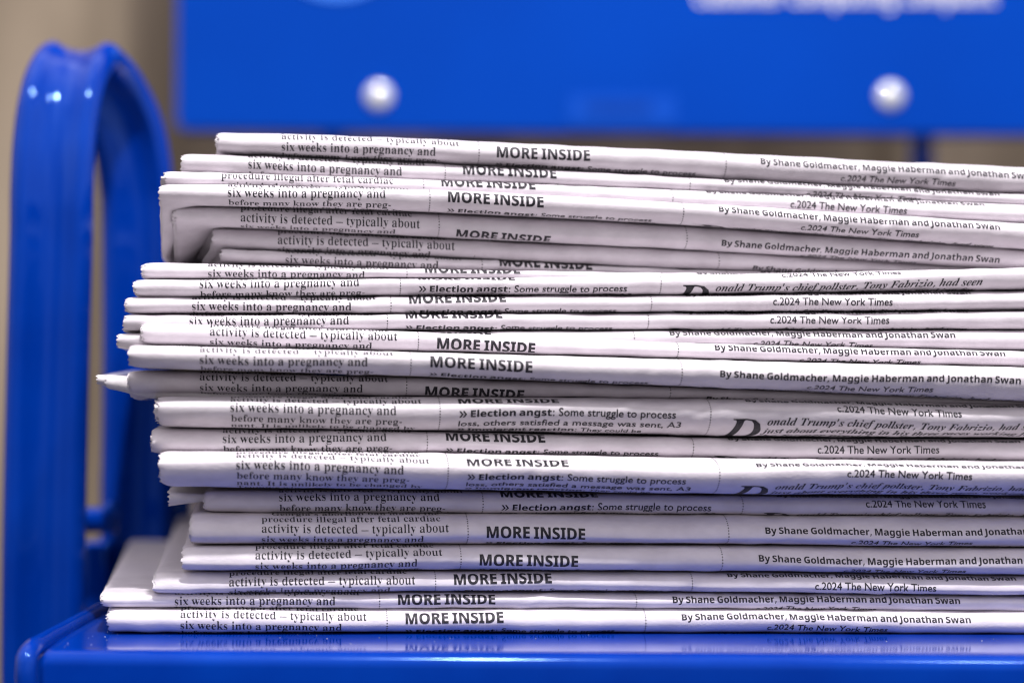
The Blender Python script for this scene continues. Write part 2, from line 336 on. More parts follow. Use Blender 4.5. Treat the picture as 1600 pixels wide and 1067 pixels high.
 'y': (120, (21,-56,15,-55,9,-53,4,-50,0,-45,-2,-40,-3,-34,-2,-29,-1,-25,2,-21,5,-18,9,-16,14,-16,19,-16,22,-18,26,-20,28,-23,29,-26,30,-30,30,-31,30,-32,30,-33,30,-33,30,-34,30,-35,30,-37,32,-39,34,-39,38,-38,41,-35,46,-30,48,-26,50,-22,52,-18,53,-13,55,-8,56,-2,15,100,13,104,11,107,10,110,8,112,7,114,6,115,4,116,2,117,-1,117,-2,117,-2,124,65,124,65,117,60,117,57,117,54,116,53,115,52,113,51,110,51,109,52,108,52,107,52,105,53,104,53,103,74,48,92,96,93,99,94,102,94,104,95,106,95,108,95,110,95,112,94,114,92,116,89,117,86,117,81,117,81,124,120,124,120,117,116,117,113,115,111,112,109,108,106,103,104,97,65,-10,60,-21,56,-31,52,-38,47,-44,43,-49,38,-52,33,-54,27,-56)),
 '–': (160, (163,58,-3,58,-3,46,163,46)),
 '’': (72, (11,120,14,131,16,142,19,154,21,166,23,176,24,186,50,186,52,183,49,173,46,163,42,152,37,141,33,130,28,120)),
},
'B': {
 ' ': (70, ),
 ',': (72, (11,-35,14,-24,16,-13,19,-1,21,11,23,21,24,31,50,31,52,28,49,18,46,8,42,-3,37,-14,33,-25,28,-35)),
 '3': (154, (66,-3,46,-2,27,2,10,8,10,42,19,38,27,35,36,33,45,31,53,30,61,30,74,30,84,33,92,37,97,43,100,50,100,58,100,63,99,68,96,72,93,75,88,78,82,80,75,82,65,83,54,83,40,83,40,114,55,114,65,115,74,116,82,118,87,120,91,123,94,127,96,131,97,135,98,140,97,146,95,152,91,156,86,159,79,161,70,162,61,161,53,160,46,157,40,154,34,151,29,148,10,176,18,181,27,185,37,189,48,192,60,194,73,194,91,193,107,189,120,183,130,173,135,162,137,149,136,136,132,126,125,117,117,110,107,105,96,101,96,100,110,97,122,93,131,86,138,78,142,68,143,56,142,45,139,35,135,26,128,18,120,11,109,5,97,1,82,-2)),
 ':': (72, (36,111,31,112,28,113,24,116,21,119,20,124,19,129,20,136,21,140,24,144,28,146,31,147,36,148,40,147,44,146,48,144,50,140,52,136,53,129,52,124,50,119,48,116,44,113,40,112), (36,-4,31,-3,28,-2,24,1,21,4,20,9,19,15,20,20,21,25,24,28,28,31,31,32,36,33,40,32,44,31,48,28,50,25,52,20,53,15,52,9,50,4,48,1,44,-2,40,-3)),
 'A': (185, (0,0,68,193,117,193,185,0,142,0,128,46,58,46,44,0), (68,80,118,80,104,124,103,128,102,132,100,136,99,141,98,145,96,150,95,155,94,159,93,163,92,159,90,154,89,149,88,144,86,139,85,134,84,130,82,127,82,124)),
 'B': (181, (24,0,24,192,84,192,107,191,127,187,142,181,153,172,159,159,161,143,161,133,158,124,154,116,148,109,141,104,132,102,132,100,138,99,144,97,149,94,154,90,158,85,162,80,164,73,166,65,166,56,164,39,158,26,147,15,133,7,116,2,96,0), (65,116,88,116,99,116,107,118,113,121,117,126,119,131,120,138,119,144,116,150,112,154,105,156,97,158,86,158,65,158), (65,34,91,34,102,34,111,37,117,41,121,46,123,52,124,60,123,66,121,72,117,77,110,81,102,83,90,84,65,84)),
 'C': (171, (102,-3,83,-1,67,3,53,10,41,19,32,30,25,44,20,60,17,77,16,96,17,114,20,131,26,147,34,161,44,172,57,182,71,189,87,193,106,194,115,194,125,193,134,191,144,188,153,185,162,181,149,148,141,151,134,154,127,157,120,159,113,160,106,161,91,159,79,153,70,143,63,130,59,114,57,95,59,76,63,61,69,48,78,39,90,33,106,31,113,31,121,32,129,34,137,36,146,38,154,41,154,7,146,4,138,2,129,0,121,-2,112,-2)),
 'D': (199, (24,0,24,192,84,192,104,191,121,187,137,181,150,173,162,162,171,149,178,134,182,117,183,98,180,68,171,44,156,25,135,11,109,3,78,0), (65,34,82,34,115,41,134,62,141,97,139,116,135,132,127,144,116,152,103,157,87,158,65,158)),
 'E': (150, (24,0,24,192,135,192,135,158,65,158,65,116,130,116,130,83,65,83,65,34,135,34,135,0)),
 'G': (194, (105,-3,78,0,56,9,39,23,26,42,18,67,16,96,17,115,21,133,27,148,36,162,48,173,61,182,77,189,95,193,116,194,126,194,136,193,146,191,155,189,164,186,173,183,159,150,153,153,146,156,139,158,132,159,124,160,116,161,104,160,94,157,85,153,77,146,70,139,65,130,61,120,58,108,57,95,58,83,60,72,63,62,67,53,72,46,79,39,87,35,96,32,107,31,113,31,118,32,122,32,126,33,130,33,133,34,133,74,97,74,97,108,173,108,173,8,163,5,152,2,142,0,130,-1,118,-2)),
 'H': (206, (24,0,24,192,65,192,65,117,141,117,141,192,181,192,181,0,141,0,141,83,65,83,65,0)),
 'I': (104, (9,0,9,23,32,34,32,158,9,169,9,192,96,192,96,169,73,158,73,34,96,23,96,0)),
 'J': (89, (4,-56,-1,-56,-6,-56,-10,-55,-13,-55,-17,-54,-20,-53,-20,-20,-17,-20,-14,-21,-11,-21,-8,-22,-4,-22,-1,-22,4,-22,8,-21,12,-20,16,-17,19,-14,21,-9,23,-4,24,3,24,12,24,192,65,192,65,12,64,-3,61,-16,57,-28,51,-37,44,-44,36,-50,26,-53,16,-56)),
 'M': (253, (24,0,24,192,80,192,125,45,126,45,174,192,229,192,229,0,191,0,191,91,191,97,191,104,192,112,192,119,192,127,192,134,193,141,193,146,193,150,192,150,143,0,105,0,59,150,58,150,58,146,59,141,59,134,59,127,60,119,60,111,60,103,60,96,60,89,60,0)),
 'N': (218, (24,0,24,192,75,192,159,48,160,48,159,57,159,66,158,75,158,83,158,92,158,101,158,192,194,192,194,0,143,0,59,145,58,145,59,136,59,127,60,118,60,109,60,99,60,90,60,0)),
 'O': (214, (107,-3,87,-1,70,3,55,10,43,19,33,31,25,44,20,60,17,77,16,96,17,115,20,133,25,148,33,162,43,173,55,183,70,189,87,193,107,195,127,193,144,189,158,183,171,173,181,162,188,148,194,133,197,115,198,96,197,77,194,60,188,44,181,31,171,19,158,10,144,3,127,-1), (107,31,123,33,135,39,144,49,151,62,154,78,156,96,154,115,151,131,144,144,135,153,123,159,107,161,92,159,79,153,70,144,63,131,60,115,58,96,60,78,63,62,70,49,79,39,91,33)),
 'R': (177, (24,0,24,192,80,192,104,190,123,185,138,178,148,166,155,152,157,134,156,126,154,118,152,111,148,105,144,100,138,95,133,90,127,87,121,84,177,0,132,0,87,74,65,74,65,0), (65,107,78,107,90,107,100,110,107,113,112,119,115,125,116,133,114,141,111,148,106,153,99,156,89,158,77,158,65,158)),
 'S': (148, (67,-3,47,-1,29,2,12,9,12,47,22,43,31,39,41,36,50,33,60,31,70,31,79,32,86,33,91,37,95,41,97,46,98,51,96,58,93,64,87,69,79,73,70,78,60,83,56,85,51,87,46,90,41,93,36,97,31,101,26,106,22,111,19,117,17,124,15,132,15,140,16,156,22,169,32,180,45,188,61,193,80,194,89,194,99,193,108,191,117,188,127,185,136,181,123,149,115,153,107,155,100,158,93,159,85,160,78,161,71,160,65,158,60,155,57,151,55,147,54,141,55,135,58,130,63,125,70,121,80,116,91,111,100,106,108,101,116,96,122,91,127,85,132,78,135,71,137,63,137,53,135,37,129,24,119,12,105,4,87,-1)),
 'a': (162, (57,-3,44,-1,34,2,24,9,17,18,13,29,11,44,13,58,19,70,28,78,40,85,57,89,77,91,102,91,102,98,102,105,100,110,96,115,92,118,86,119,80,120,72,120,65,119,59,117,52,115,45,112,38,109,25,136,33,140,42,144,51,146,61,148,71,149,81,150,99,148,114,144,126,137,135,127,140,114,142,98,142,0,114,0,106,20,105,20,99,13,92,7,85,3,78,0,68,-2), (72,27,80,27,87,30,93,34,98,40,101,47,102,56,102,68,87,67,75,66,66,64,60,60,56,56,53,50,52,44,53,38,55,34,58,30,62,28,66,27)),
 'b': (170, (102,-3,92,-2,83,0,76,3,70,7,65,11,61,16,58,16,52,0,21,0,21,204,61,204,61,157,61,151,61,146,60,140,60,135,60,131,59,128,61,128,65,133,71,139,77,143,84,147,93,149,103,149,118,147,131,141,143,130,151,115,156,96,158,74,156,51,151,32,142,17,131,6,117,-1), (90,30,98,31,104,35,110,41,114,50,116,61,117,74,116,87,114,98,110,107,104,113,98,116,90,117,80,116,73,113,68,108,64,100,62,90,61,78,61,74,62,61,64,50,67,41,73,35,80,31)),
 'c': (138, (81,-3,60,-1,44,5,30,15,20,30,14,49,12,73,13,89,16,104,21,116,28,127,37,135,47,141,58,146,70,148,84,149,94,149,102,148,110,146,117,144,124,142,130,139,118,109,112,111,106,113,100,115,95,116,89,117,84,117,67,112,56,97,53,73,54,59,57,49,61,40,67,34,75,31,84,30,92,30,100,31,106,33,113,36,119,39,125,42,125,8,119,5,113,2,106,0,99,-2,90,-2)),
 'd': (170, (67,-3,52,-1,39,6,28,17,19,31,14,50,12,73,14,96,19,115,28,130,39,141,53,147,69,149,78,149,87,147,95,143,101,139,106,134,111,128,112,128,111,131,111,135,110,140,110,146,109,151,109,157,109,204,149,204,149,0,118,0,111,19,109,19,105,13,99,8,93,4,86,0,77,-2), (81,29,91,30,99,34,105,39,109,47,111,57,112,69,112,73,111,86,109,97,105,106,100,112,91,116,81,117,73,116,66,112,60,105,56,97,53,86,53,73,53,59,56,49,60,40,66,34,73,30)),
 'e': (159, (87,-3,73,-2,60,1,48,6,38,12,29,20,22,30,16,42,13,56,12,72,13,88,16,103,21,115,27,126,36,134,45,141,56,146,68,148,81,149,100,147,116,142,129,132,139,119,145,102,147,83,147,63,53,63,54,53,57,44,63,37,70,31,79,28,89,27,98,27,107,28,115,30,123,32,131,35,139,39,139,8,132,5,124,2,116,0,108,-2,98,-2), (53,90,110,90,109,98,106,106,103,112,97,117,90,120,82,121,74,120,68,118,62,113,58,107,55,100)),
 'g': (170, (76,-64,66,-64,56,-64,47,-63,38,-61,29,-59,21,-56,21,-24,39,-30,58,-34,78,-35,95,-31,106,-20,109,-2,109,1,109,4,109,7,109,10,110,14,110,16,110,19,109,19,104,12,98,7,91,2,84,0,76,-2,67,-3,51,0,38,6,27,17,19,32,14,51,12,73,14,95,19,114,27,129,38,140,52,147,69,149,85,147,99,140,111,128,112,128,115,147,149,147,149,0,147,-20,141,-35,131,-48,116,-57,98,-63), (82,29,91,30,99,33,104,37,108,45,111,55,112,68,112,73,111,87,109,98,104,107,99,112,91,116,81,117,65,112,56,97,53,73,56,48,66,34)),
 'h': (176, (21,0,21,204,61,204,61,163,61,155,61,149,60,142,60,136,59,131,59,128,61,128,66,135,72,140,79,144,87,147,95,149,104,149,119,148,131,144,142,137,150,126,155,113,156,96,156,0,116,0,116,86,114,103,106,114,93,117,82,116,74,112,68,105,64,95,62,83,61,69,61,0)),
 'i': (82, (41,165,35,165,30,167,26,169,22,173,20,178,19,185,20,191,22,196,26,200,30,202,35,204,41,204,47,204,52,202,56,200,60,196,62,191,63,185,62,178,60,173,56,169,52,167,47,165), (21,0,21,147,61,147,61,0)),
 'l': (82, (21,0,21,204,61,204,61,0)),
 'm': (264, (21,0,21,147,52,147,57,128,59,128,64,135,70,140,78,144,85,147,94,149,102,149,112,149,121,147,129,144,136,140,142,135,146,128,150,128,155,135,161,140,169,144,177,147,185,149,193,149,208,148,221,144,231,137,238,126,242,113,244,96,244,0,204,0,204,86,201,103,194,114,182,117,172,116,165,112,159,106,155,97,153,87,152,74,152,0,112,0,112,86,110,103,102,114,90,117,80,116,73,112,67,105,64,95,62,83,61,69,61,0)),
 'n': (176, (21,0,21,147,52,147,57,128,59,128,64,135,71,140,78,144,87,147,95,149,104,149,119,148,132,144,142,137,150,126,155,113,156,96,156,0,116,0,116,86,116,95,114,103,111,109,106,114,100,117,93,117,82,116,73,112,68,105,64,95,62,83,61,69,61,0)),
 'o': (166, (83,-3,70,-2,57,1,46,6,36,13,28,22,21,32,16,44,13,58,12,74,14,96,21,115,31,130,45,141,63,147,84,149,97,148,109,145,120,140,130,134,138,125,145,115,150,103,153,89,154,74,152,51,146,32,135,17,121,6,103,0), (83,30,93,31,101,35,106,41,110,49,113,60,113,74,113,87,110,98,106,106,100,112,93,116,83,117,73,116,66,112,60,106,56,98,54,87,53,74,54,60,56,49,60,41,66,35,74,31)),
 'p': (170, (21,-64,21,147,53,147,59,128,61,128,65,133,71,138,77,143,84,146,93,149,103,149,118,147,131,141,143,130,151,115,156,96,158,74,156,51,151,32,142,17,131,6,117,-1,102,-3,92,-2,83,0,76,3,70,7,65,11,61,16,59,16,60,9,61,2,61,-5,61,-64), (90,30,99,31,105,35,111,41,114,50,116,61,117,74,114,98,105,113,90,117,80,116,73,113,68,108,64,100,62,90,61,78,61,74,62,61,64,50,67,41,73,35,80,31)),
 'r': (122, (21,0,21,147,51,147,57,122,59,122,64,129,70,136,77,141,85,146,93,148,103,149,105,149,107,149,110,149,112,149,115,149,116,148,113,111,112,111,110,111,108,112,106,112,103,112,102,112,95,112,88,110,82,108,76,105,71,102,67,97,64,91,62,83,61,75,61,0)),
 's': (134, (61,-3,51,-2,42,-2,34,-1,27,1,20,3,12,6,12,39,20,36,29,33,38,30,47,28,55,27,62,27,69,27,75,28,79,30,82,33,83,36,84,39,84,42,83,44,82,46,80,48,77,50,73,53,68,55,61,59,52,62,44,66,36,70,30,74,24,78,20,83,16,88,14,94,13,101,12,109,14,121,19,131,28,139,40,145,54,148,70,149,79,149,88,148,96,147,104,144,113,142,122,138,110,109,103,112,96,114,89,117,83,118,76,119,70,120,60,119,54,116,52,110,52,108,53,106,54,104,56,102,59,100,63,98,68,95,75,93,82,89,91,86,98,82,104,79,110,75,115,70,118,65,121,59,123,52,123,44,122,30,116,18,108,9,95,3,80,-1)),
 't': (117, (71,-3,63,-2,55,-1,48,2,41,5,36,10,31,17,28,25,26,34,25,46,25,117,6,117,6,134,28,147,40,178,65,178,65,147,106,147,106,117,65,117,65,46,66,41,67,37,70,33,74,31,78,30,83,29,87,29,91,30,96,31,100,32,104,33,108,34,108,4,103,2,98,1,92,-1,85,-2,79,-2)),
 'u': (176, (72,-3,58,-1,45,3,34,10,26,20,22,34,20,51,20,147,60,147,60,61,61,51,63,44,66,37,70,33,76,30,84,29,95,31,103,35,109,42,113,51,115,63,116,78,116,147,156,147,156,0,125,0,120,19,117,19,112,12,106,7,98,2,90,0,81,-2)),
 'w': (230, (44,0,3,147,42,147,59,82,61,77,62,72,63,66,64,59,65,53,66,47,66,42,67,37,67,34,69,34,69,36,69,40,70,44,70,48,71,52,72,57,72,61,73,65,74,69,74,72,75,75,75,76,93,147,137,147,154,76,155,73,156,69,157,64,158,59,159,53,160,47,160,42,161,37,161,34,162,34,162,37,163,42,164,47,165,53,166,59,167,65,168,71,169,77,171,82,188,147,227,147,185,0,142,0,130,51,129,55,128,59,127,65,126,71,124,77,123,84,121,91,120,97,118,103,117,109,116,113,115,116,114,116,113,113,113,109,111,103,110,97,108,91,107,84,105,77,104,71,102,65,101,59,100,54,99,51,87,0)),
 'y': (153, (30,-64,25,-64,21,-64,18,-64,15,-63,12,-63,9,-62,9,-31,11,-31,14,-31,16,-32,19,-32,22,-32,25,-32,33,-31,39,-29,45,-25,49,-19,53,-13,56,-6,58,1,0,147,44,147,71,64,73,60,74,56,75,52,75,48,76,43,76,39,77,39,78,43,78,48,79,52,80,56,82,60,83,64,110,147,153,147,91,-19,84,-33,76,-44,66,-53,55,-59,43,-63)),
 '»': (196, (149,90,90,0,125,0,184,90,125,180,90,180), (68,90,9,0,44,0,103,90,44,180,9,180)),
},
'I': {
 ' ': (70, ),
 ',': (72, (11,-35,14,-24,16,-13,19,-1,21,11,23,21,24,31,50,31,52,28,49,18,46,8,42,-3,37,-14,33,-25,28,-35)),
 '.': (72, (36,-4,31,-3,28,-2,24,1,21,4,20,9,19,15,20,20,21,25,24,28,28,31,31,32,36,33,40,32,44,31,48,28,50,25,52,20,53,15,52,9,50,4,48,1,44,-2,40,-3)),
 'B': (172, (-13,0,-13,6,-8,6,-4,7,0,8,3,10,6,13,9,16,11,21,13,27,16,34,46,147,47,150,47,152,48,155,48,157,48,159,48,161,48,165,46,168,44,170,40,172,35,173,29,174,29,180,89,180,114,179,133,176,148,171,158,163,164,153,165,141,160,121,143,106,116,96,135,86,147,73,151,56,150,46,148,37,144,29,137,21,129,14,118,8,104,4,88,1,69,0), (80,99,94,101,106,105,114,112,121,121,125,132,126,146,123,160,115,169,101,171,95,170,91,167,89,162,73,100,74,100,76,99,77,99,78,99,79,99), (66,9,79,10,89,15,98,23,105,33,109,45,110,60,106,77,95,87,75,91,70,91,54,30,53,25,52,21,52,18,53,13,58,10)),
 'D': (193, (-13,0,-13,6,-8,6,-4,7,0,8,3,10,6,13,9,16,11,21,13,27,16,34,46,147,47,152,48,157,48,160,48,165,46,168,44,170,40,172,35,173,29,174,29,180,101,180,148,172,176,147,186,105,185,91,182,77,177,64,170,51,162,39,151,28,144,22,136,17,128,12,119,8,110,5,100,3,89,1,76,0,62,0), (68,8,79,9,90,12,100,17,109,24,117,32,125,42,131,53,136,65,141,78,144,91,146,105,146,119,142,149,128,166,105,172,99,172,95,171,92,169,90,166,88,162,87,157,53,31,53,29,52,27,52,25,52,23,51,21,51,20,52,16,53,13,55,11,58,9,62,9)),
 'F': (164, (-13,0,-13,6,-8,6,-4,7,0,8,3,10,6,13,9,16,11,21,13,27,16,34,46,147,47,150,47,152,48,155,48,157,48,159,48,161,48,165,46,168,44,171,40,172,35,173,29,174,29,180,171,180,160,129,153,129,153,133,151,145,148,155,141,162,132,167,120,170,105,171,100,171,96,170,93,169,92,166,90,163,88,158,73,99,74,99,75,99,77,99,78,99,79,99,80,99,91,100,101,102,109,106,116,111,121,119,125,128,132,128,113,54,107,54,108,56,108,57,108,59,108,60,108,62,108,63,107,70,106,76,104,81,101,84,97,87,93,89,86,90,79,90,70,91,54,33,53,27,52,23,52,19,52,15,54,12,56,10,60,8,65,7,71,6,71,0)),
 'T': (161, (17,0,17,7,24,7,30,9,34,11,38,14,41,18,43,24,82,171,78,171,67,170,57,166,48,161,39,153,32,144,26,132,19,132,29,180,175,180,167,129,160,129,154,152,143,166,124,171,122,171,83,25,82,23,82,20,82,18,83,15,84,12,86,10,90,8,95,7,101,7,101,0)),
 'a': (134, (21,-3,13,-2,6,1,0,6,-4,12,-7,20,-8,29,-7,39,-5,49,-2,59,2,69,7,79,13,88,19,96,26,104,34,110,45,118,56,122,66,124,76,122,82,116,86,106,90,121,119,121,96,43,95,38,94,33,93,29,92,26,91,24,91,22,92,19,93,17,95,16,101,18,107,24,114,35,120,31,106,12,92,0,79,-3,69,-2,64,4,62,14,62,16,62,18,63,21,63,24,64,27,65,30,58,20,51,11,44,5,37,0,30,-3), (37,16,41,17,45,19,49,22,53,27,57,32,61,38,64,45,68,51,71,59,73,66,75,74,77,81,78,87,79,94,79,99,78,106,75,111,69,112,65,112,61,109,56,105,52,100,48,94,44,88,40,80,36,72,33,64,31,57,29,51,28,46,27,41,26,37,26,32,27,23,31,18)),
 'b': (129, (31,-4,25,-3,19,-3,14,-1,9,0,4,2,1,5,-2,7,-4,10,-5,12,-4,15,-4,17,-3,21,33,150,35,157,36,161,36,165,36,168,35,170,33,172,31,172,28,173,24,173,19,173,19,181,28,181,37,182,46,183,55,185,65,186,75,188,52,102,63,114,75,121,87,124,95,123,102,120,108,115,113,108,115,99,116,88,116,79,114,69,111,59,106,49,101,40,95,31,88,23,80,15,72,9,59,2,45,-2), (37,6,41,7,46,8,51,11,55,15,60,20,64,26,67,32,71,39,74,46,77,54,79,61,81,69,83,76,84,83,84,89,83,94,82,98,80,101,78,103,75,105,71,105,65,104,59,100,53,93,51,88,49,83,46,77,44,71,41,63,39,55,31,28,29,22,28,17,28,13,29,9,32,7)),
 'c': (111, (37,-4,25,-3,15,1,7,8,1,16,-3,27,-4,39,-3,52,1,65,6,78,14,90,24,101,35,111,47,118,59,122,71,124,80,123,88,121,94,117,99,111,102,106,103,100,102,94,101,90,98,86,94,84,90,82,85,81,81,82,78,83,75,85,72,88,71,91,70,95,71,98,71,100,73,103,74,106,75,108,75,110,75,113,73,115,69,116,65,115,60,112,56,108,51,103,47,96,43,89,39,81,36,73,33,64,31,56,30,47,30,39,30,32,32,25,35,20,39,17,44,14,49,14,60,16,71,25,82,38,89,33,73,13,56,0)),
 'd': (134, (22,-4,14,-3,7,0,1,6,-3,13,-5,22,-6,33,-6,41,-4,50,-1,59,2,68,6,77,12,86,17,94,24,102,31,109,43,117,54,122,66,124,73,123,79,121,85,118,95,152,96,155,96,157,97,160,97,162,97,163,97,165,97,168,96,170,94,171,91,172,87,173,82,173,82,180,90,181,99,182,108,183,118,185,127,186,137,188,95,33,94,30,93,27,93,24,92,22,92,20,92,19,92,18,93,17,95,16,97,17,100,18,102,21,105,25,109,29,113,35,119,31,111,21,105,12,98,5,92,0,86,-3,79,-4,70,-2,65,4,63,14,63,19,64,25,66,30,59,20,52,11,45,5,38,0,30,-3), (38,17,43,17,47,20,51,23,55,28,59,33,62,40,66,47,69,54,72,61,74,69,77,76,78,83,80,89,80,95,81,100,80,107,76,112,71,113,67,113,64,111,60,108,56,103,52,98,48,93,44,86,41,79,37,72,34,65,32,58,30,51,28,44,27,37,27,31,27,27,28,23,30,21,32,18,35,17)),
 'e': (108, (35,-4,24,-3,14,1,6,8,0,16,-3,27,-4,39,-4,49,-1,59,2,69,7,78,13,87,20,96,27,104,35,111,44,116,53,120,61,123,70,124,79,123,86,121,92,117,96,112,99,106,100,99,98,89,92,79,83,69,69,61,52,55,31,50,31,45,30,40,30,35,30,29,32,24,35,20,39,17,43,15,49,14,59,17,68,25,78,38,86,33,71,13,55,0), (34,59,42,61,49,64,56,69,62,73,67,79,72,85,75,91,77,98,77,104,77,107,76,110,75,112,73,114,71,115,69,115,63,113,56,109,50,101,44,90,38,76)),
 'f': (77, (-26,-56,-33,-55,-39,-53,-43,-49,-47,-45,-49,-40,-50,-34,-50,-30,-48,-26,-46,-23,-43,-21,-40,-20,-36,-19,-33,-19,-30,-21,-27,-22,-25,-25,-24,-28,-24,-31,-24,-34,-25,-37,-26,-39,-27,-41,-28,-42,-28,-43,-28,-45,-26,-46,-24,-47,-20,-46,-17,-44,-14,-41,-11,-37,-8,-32,-6,-26,-3,-19,-1,-9,2,1,4,13,7,27,10,42,24,110,5,110,8,121,26,121,33,142,41,158,50,171,61,181,72,186,85,188,93,187,100,185,105,182,110,178,112,173,113,167,111,159,107,154,99,153,95,153,92,154,90,156,87,159,86,162,86,165,86,168,87,170,88,172,89,174,90,175,90,177,90,178,88,179,86,180,81,178,76,174,71,166,67,155,62,140,58,121,81,121,79,110,56,110,42,45,37,24,32,5,26,-11,20,-25,12,-36,4,-45,-5,-51,-15,-54)),
 'g': (119, (31,-56,16,-55,3,-52,-7,-47,-15,-41,-19,-35,-20,-27,-20,-20,-17,-15,-12,-10,-6,-6,3,-2,13,2,5,8,1,14,-1,20,0,25,1,29,5,33,9,37,15,41,23,46,17,50,12,54,8,59,6,64,4,69,3,75,4,84,7,92,11,99,17,106,24,112,32,117,41,121,50,123,60,124,73,122,86,118,98,111,121,111,120,99,104,99,105,98,105,96,105,95,105,93,106,92,106,90,105,81,102,73,98,65,92,59,85,53,77,48,67,45,58,42,47,42,43,42,38,42,33,42,29,39,27,36,26,34,28,30,31,28,37,25,42,24,48,22,54,20,60,18,67,15,73,13,78,10,83,7,86,3,90,-2,92,-8,93,-15,92,-22,90,-29,85,-36,79,-42,72,-46,63,-50,53,-53,43,-55), (46,50,51,51,55,53,60,57,64,62,67,68,70,75,72,83,73,90,74,99,73,108,69,113,62,115,58,114,53,112,49,107,45,102,41,96,38,89,36,81,35,73,34,66,36,57,40,52), (34,-47,43,-46,50,-44,56,-41,61,-36,64,-32,65,-26,64,-21,61,-17,55,-13,48,-9,37,-6,24,-2,12,-8,5,-16,3,-25,4,-31,7,-36,12,-40,18,-44,26,-46)),
 'h': (143, (84,-4,74,-2,68,5,66,16,66,21,67,27,69,34,71,42,74,51,78,61,87,89,88,93,89,96,89,99,89,102,87,104,84,104,74,101,64,91,52,74,42,52,33,27,25,0,-8,0,33,150,34,154,35,157,35,160,36,162,36,163,36,164,36,167,35,170,33,171,31,172,28,173,23,173,19,173,19,180,27,181,35,182,44,183,54,184,64,186,75,188,46,79,56,93,65,104,74,113,82,119,92,123,101,124,112,122,119,115,121,104,120,95,117,83,113,68,100,30,100,29,99,28,99,26,99,25,98,24,98,23,99,20,100,18,103,17,107,20,114,27,122,39,128,36,113,14,99,1)),
 'i': (78, (53,149,48,149,44,151,40,154,37,157,35,162,35,166,35,171,37,175,40,179,44,182,48,183,53,184,57,183,61,182,65,179,68,175,70,171,70,166,70,162,68,157,65,154,61,151,57,149), (20,-3,14,-3,9,-1,5,2,3,6,1,11,0,16,0,19,1,22,2,26,2,29,3,32,4,35,18,84,19,88,20,92,20,95,21,97,21,100,21,102,20,106,16,108,10,109,8,109,8,116,17,117,27,118,36,120,44,121,52,122,60,124,36,34,35,29,34,25,34,22,34,19,35,17,38,17,43,19,49,25,57,36,62,32,48,13,34,1)),
 'j': (71, (54,149,50,149,45,151,42,154,39,157,37,162,36,166,37,171,39,175,42,179,45,182,50,183,54,184,59,183,63,182,67,179,70,175,71,171,72,166,71,162,70,157,67,154,63,151,59,149), (-26,-56,-34,-55,-40,-53,-46,-50,-50,-46,-53,-41,-53,-35,-53,-30,-52,-27,-50,-24,-47,-21,-44,-20,-40,-20,-36,-20,-33,-21,-30,-23,-28,-26,-27,-29,-27,-32,-27,-35,-28,-37,-29,-39,-30,-41,-31,-43,-31,-44,-31,-46,-29,-47,-26,-47,-22,-46,-18,-44,-15,-40,-12,-34,-10,-26,-7,-17,22,95,22,96,22,97,23,98,23,99,23,100,23,102,22,106,18,108,12,109,9,109,9,116,19,117,28,118,37,120,45,121,54,122,61,124,33,13,26,-9,19,-26,10,-39,0,-49,-12,-54)),
 'k': (129, (82,-4,74,-2,67,1,62,8,57,18,52,35,48,57,38,50,25,0,-8,0,33,150,34,154,35,157,35,160,36,162,36,163,36,164,36,167,35,170,33,171,31,172,28,173,23,173,19,173,19,180,27,181,35,182,44,183,54,184,64,186,75,188,42,66,50,72,57,77,63,82,68,87,73,90,76,93,81,99,84,103,85,107,85,109,84,111,82,113,80,113,76,114,72,114,72,121,127,121,127,114,125,114,122,114,120,113,118,112,116,111,114,110,111,109,107,106,101,101,94,96,85,89,75,81,77,70,79,60,80,51,82,44,83,37,85,32,88,23,92,18,96,17,101,19,106,24,111,33,117,30,106,11,94,0)),
 'l': (69, (16,-4,10,-3,5,-1,1,1,-2,5,-3,10,-4,16,-4,19,-4,22,-3,25,-2,28,-2,31,-1,34,31,149,33,157,34,162,35,166,33,170,30,172,23,173,21,173,21,180,40,183,57,185,73,188,32,34,31,32,31,30,30,28,29,25,29,23,29,21,29,19,31,17,33,16,38,19,45,25,52,35,58,31,51,20,44,12,37,5,31,0,23,-3)),
 'm': (210, (152,-3,142,-1,136,6,134,17,134,21,135,27,137,34,139,42,142,51,146,62,155,89,156,93,157,96,157,99,157,102,155,104,152,104,144,102,136,96,127,85,118,70,109,50,100,25,92,0,61,0,88,89,89,93,90,97,90,99,90,102,88,104,85,104,81,104,76,101,71,98,66,92,60,85,55,76,49,66,44,55,39,43,34,30,30,15,26,0,-6,0,17,84,18,89,19,93,20,96,20,99,21,100,21,102,19,106,16,108,10,109,7,109,7,116,23,118,41,121,60,124,46,77,56,92,66,104,75,113,84,119,93,123,102,124,114,122,120,115,122,104,122,100,121,94,120,87,128,98,136,108,144,115,152,120,160,123,169,124,180,122,187,115,189,104,188,95,185,83,181,68,168,30,168,29,167,28,167,26,167,25,166,24,166,23,167,20,168,18,171,17,173,18,176,20,178,22,180,24,181,26,183,28,185,31,187,33,189,36,194,32,187,21,180,13,173,6,166,1,159,-2)),
 'n': (143, (85,-4,75,-2,69,5,67,16,67,21,68,27,70,34,72,42,75,51,79,61,88,89,89,93,90,96,90,99,90,102,88,104,85,104,76,101,65,92,55,76,49,66,44,55,39,43,34,30,30,15,26,0,-6,0,17,84,18,89,19,93,20,96,20,99,21,100,21,102,19,106,16,108,10,109,7,109,7,116,23,118,41,121,60,124,46,77,56,92,66,104,75,113,84,119,93,123,102,124,114,122,120,115,122,104,122,100,122,96,120,90,119,84,117,76,114,68,106,44,101,29,99,23,100,20,101,18,104,17,106,18,109,19,112,22,115,26,118,30,122,36,128,32,120,21,113,12,106,5,100,0,93,-3)),
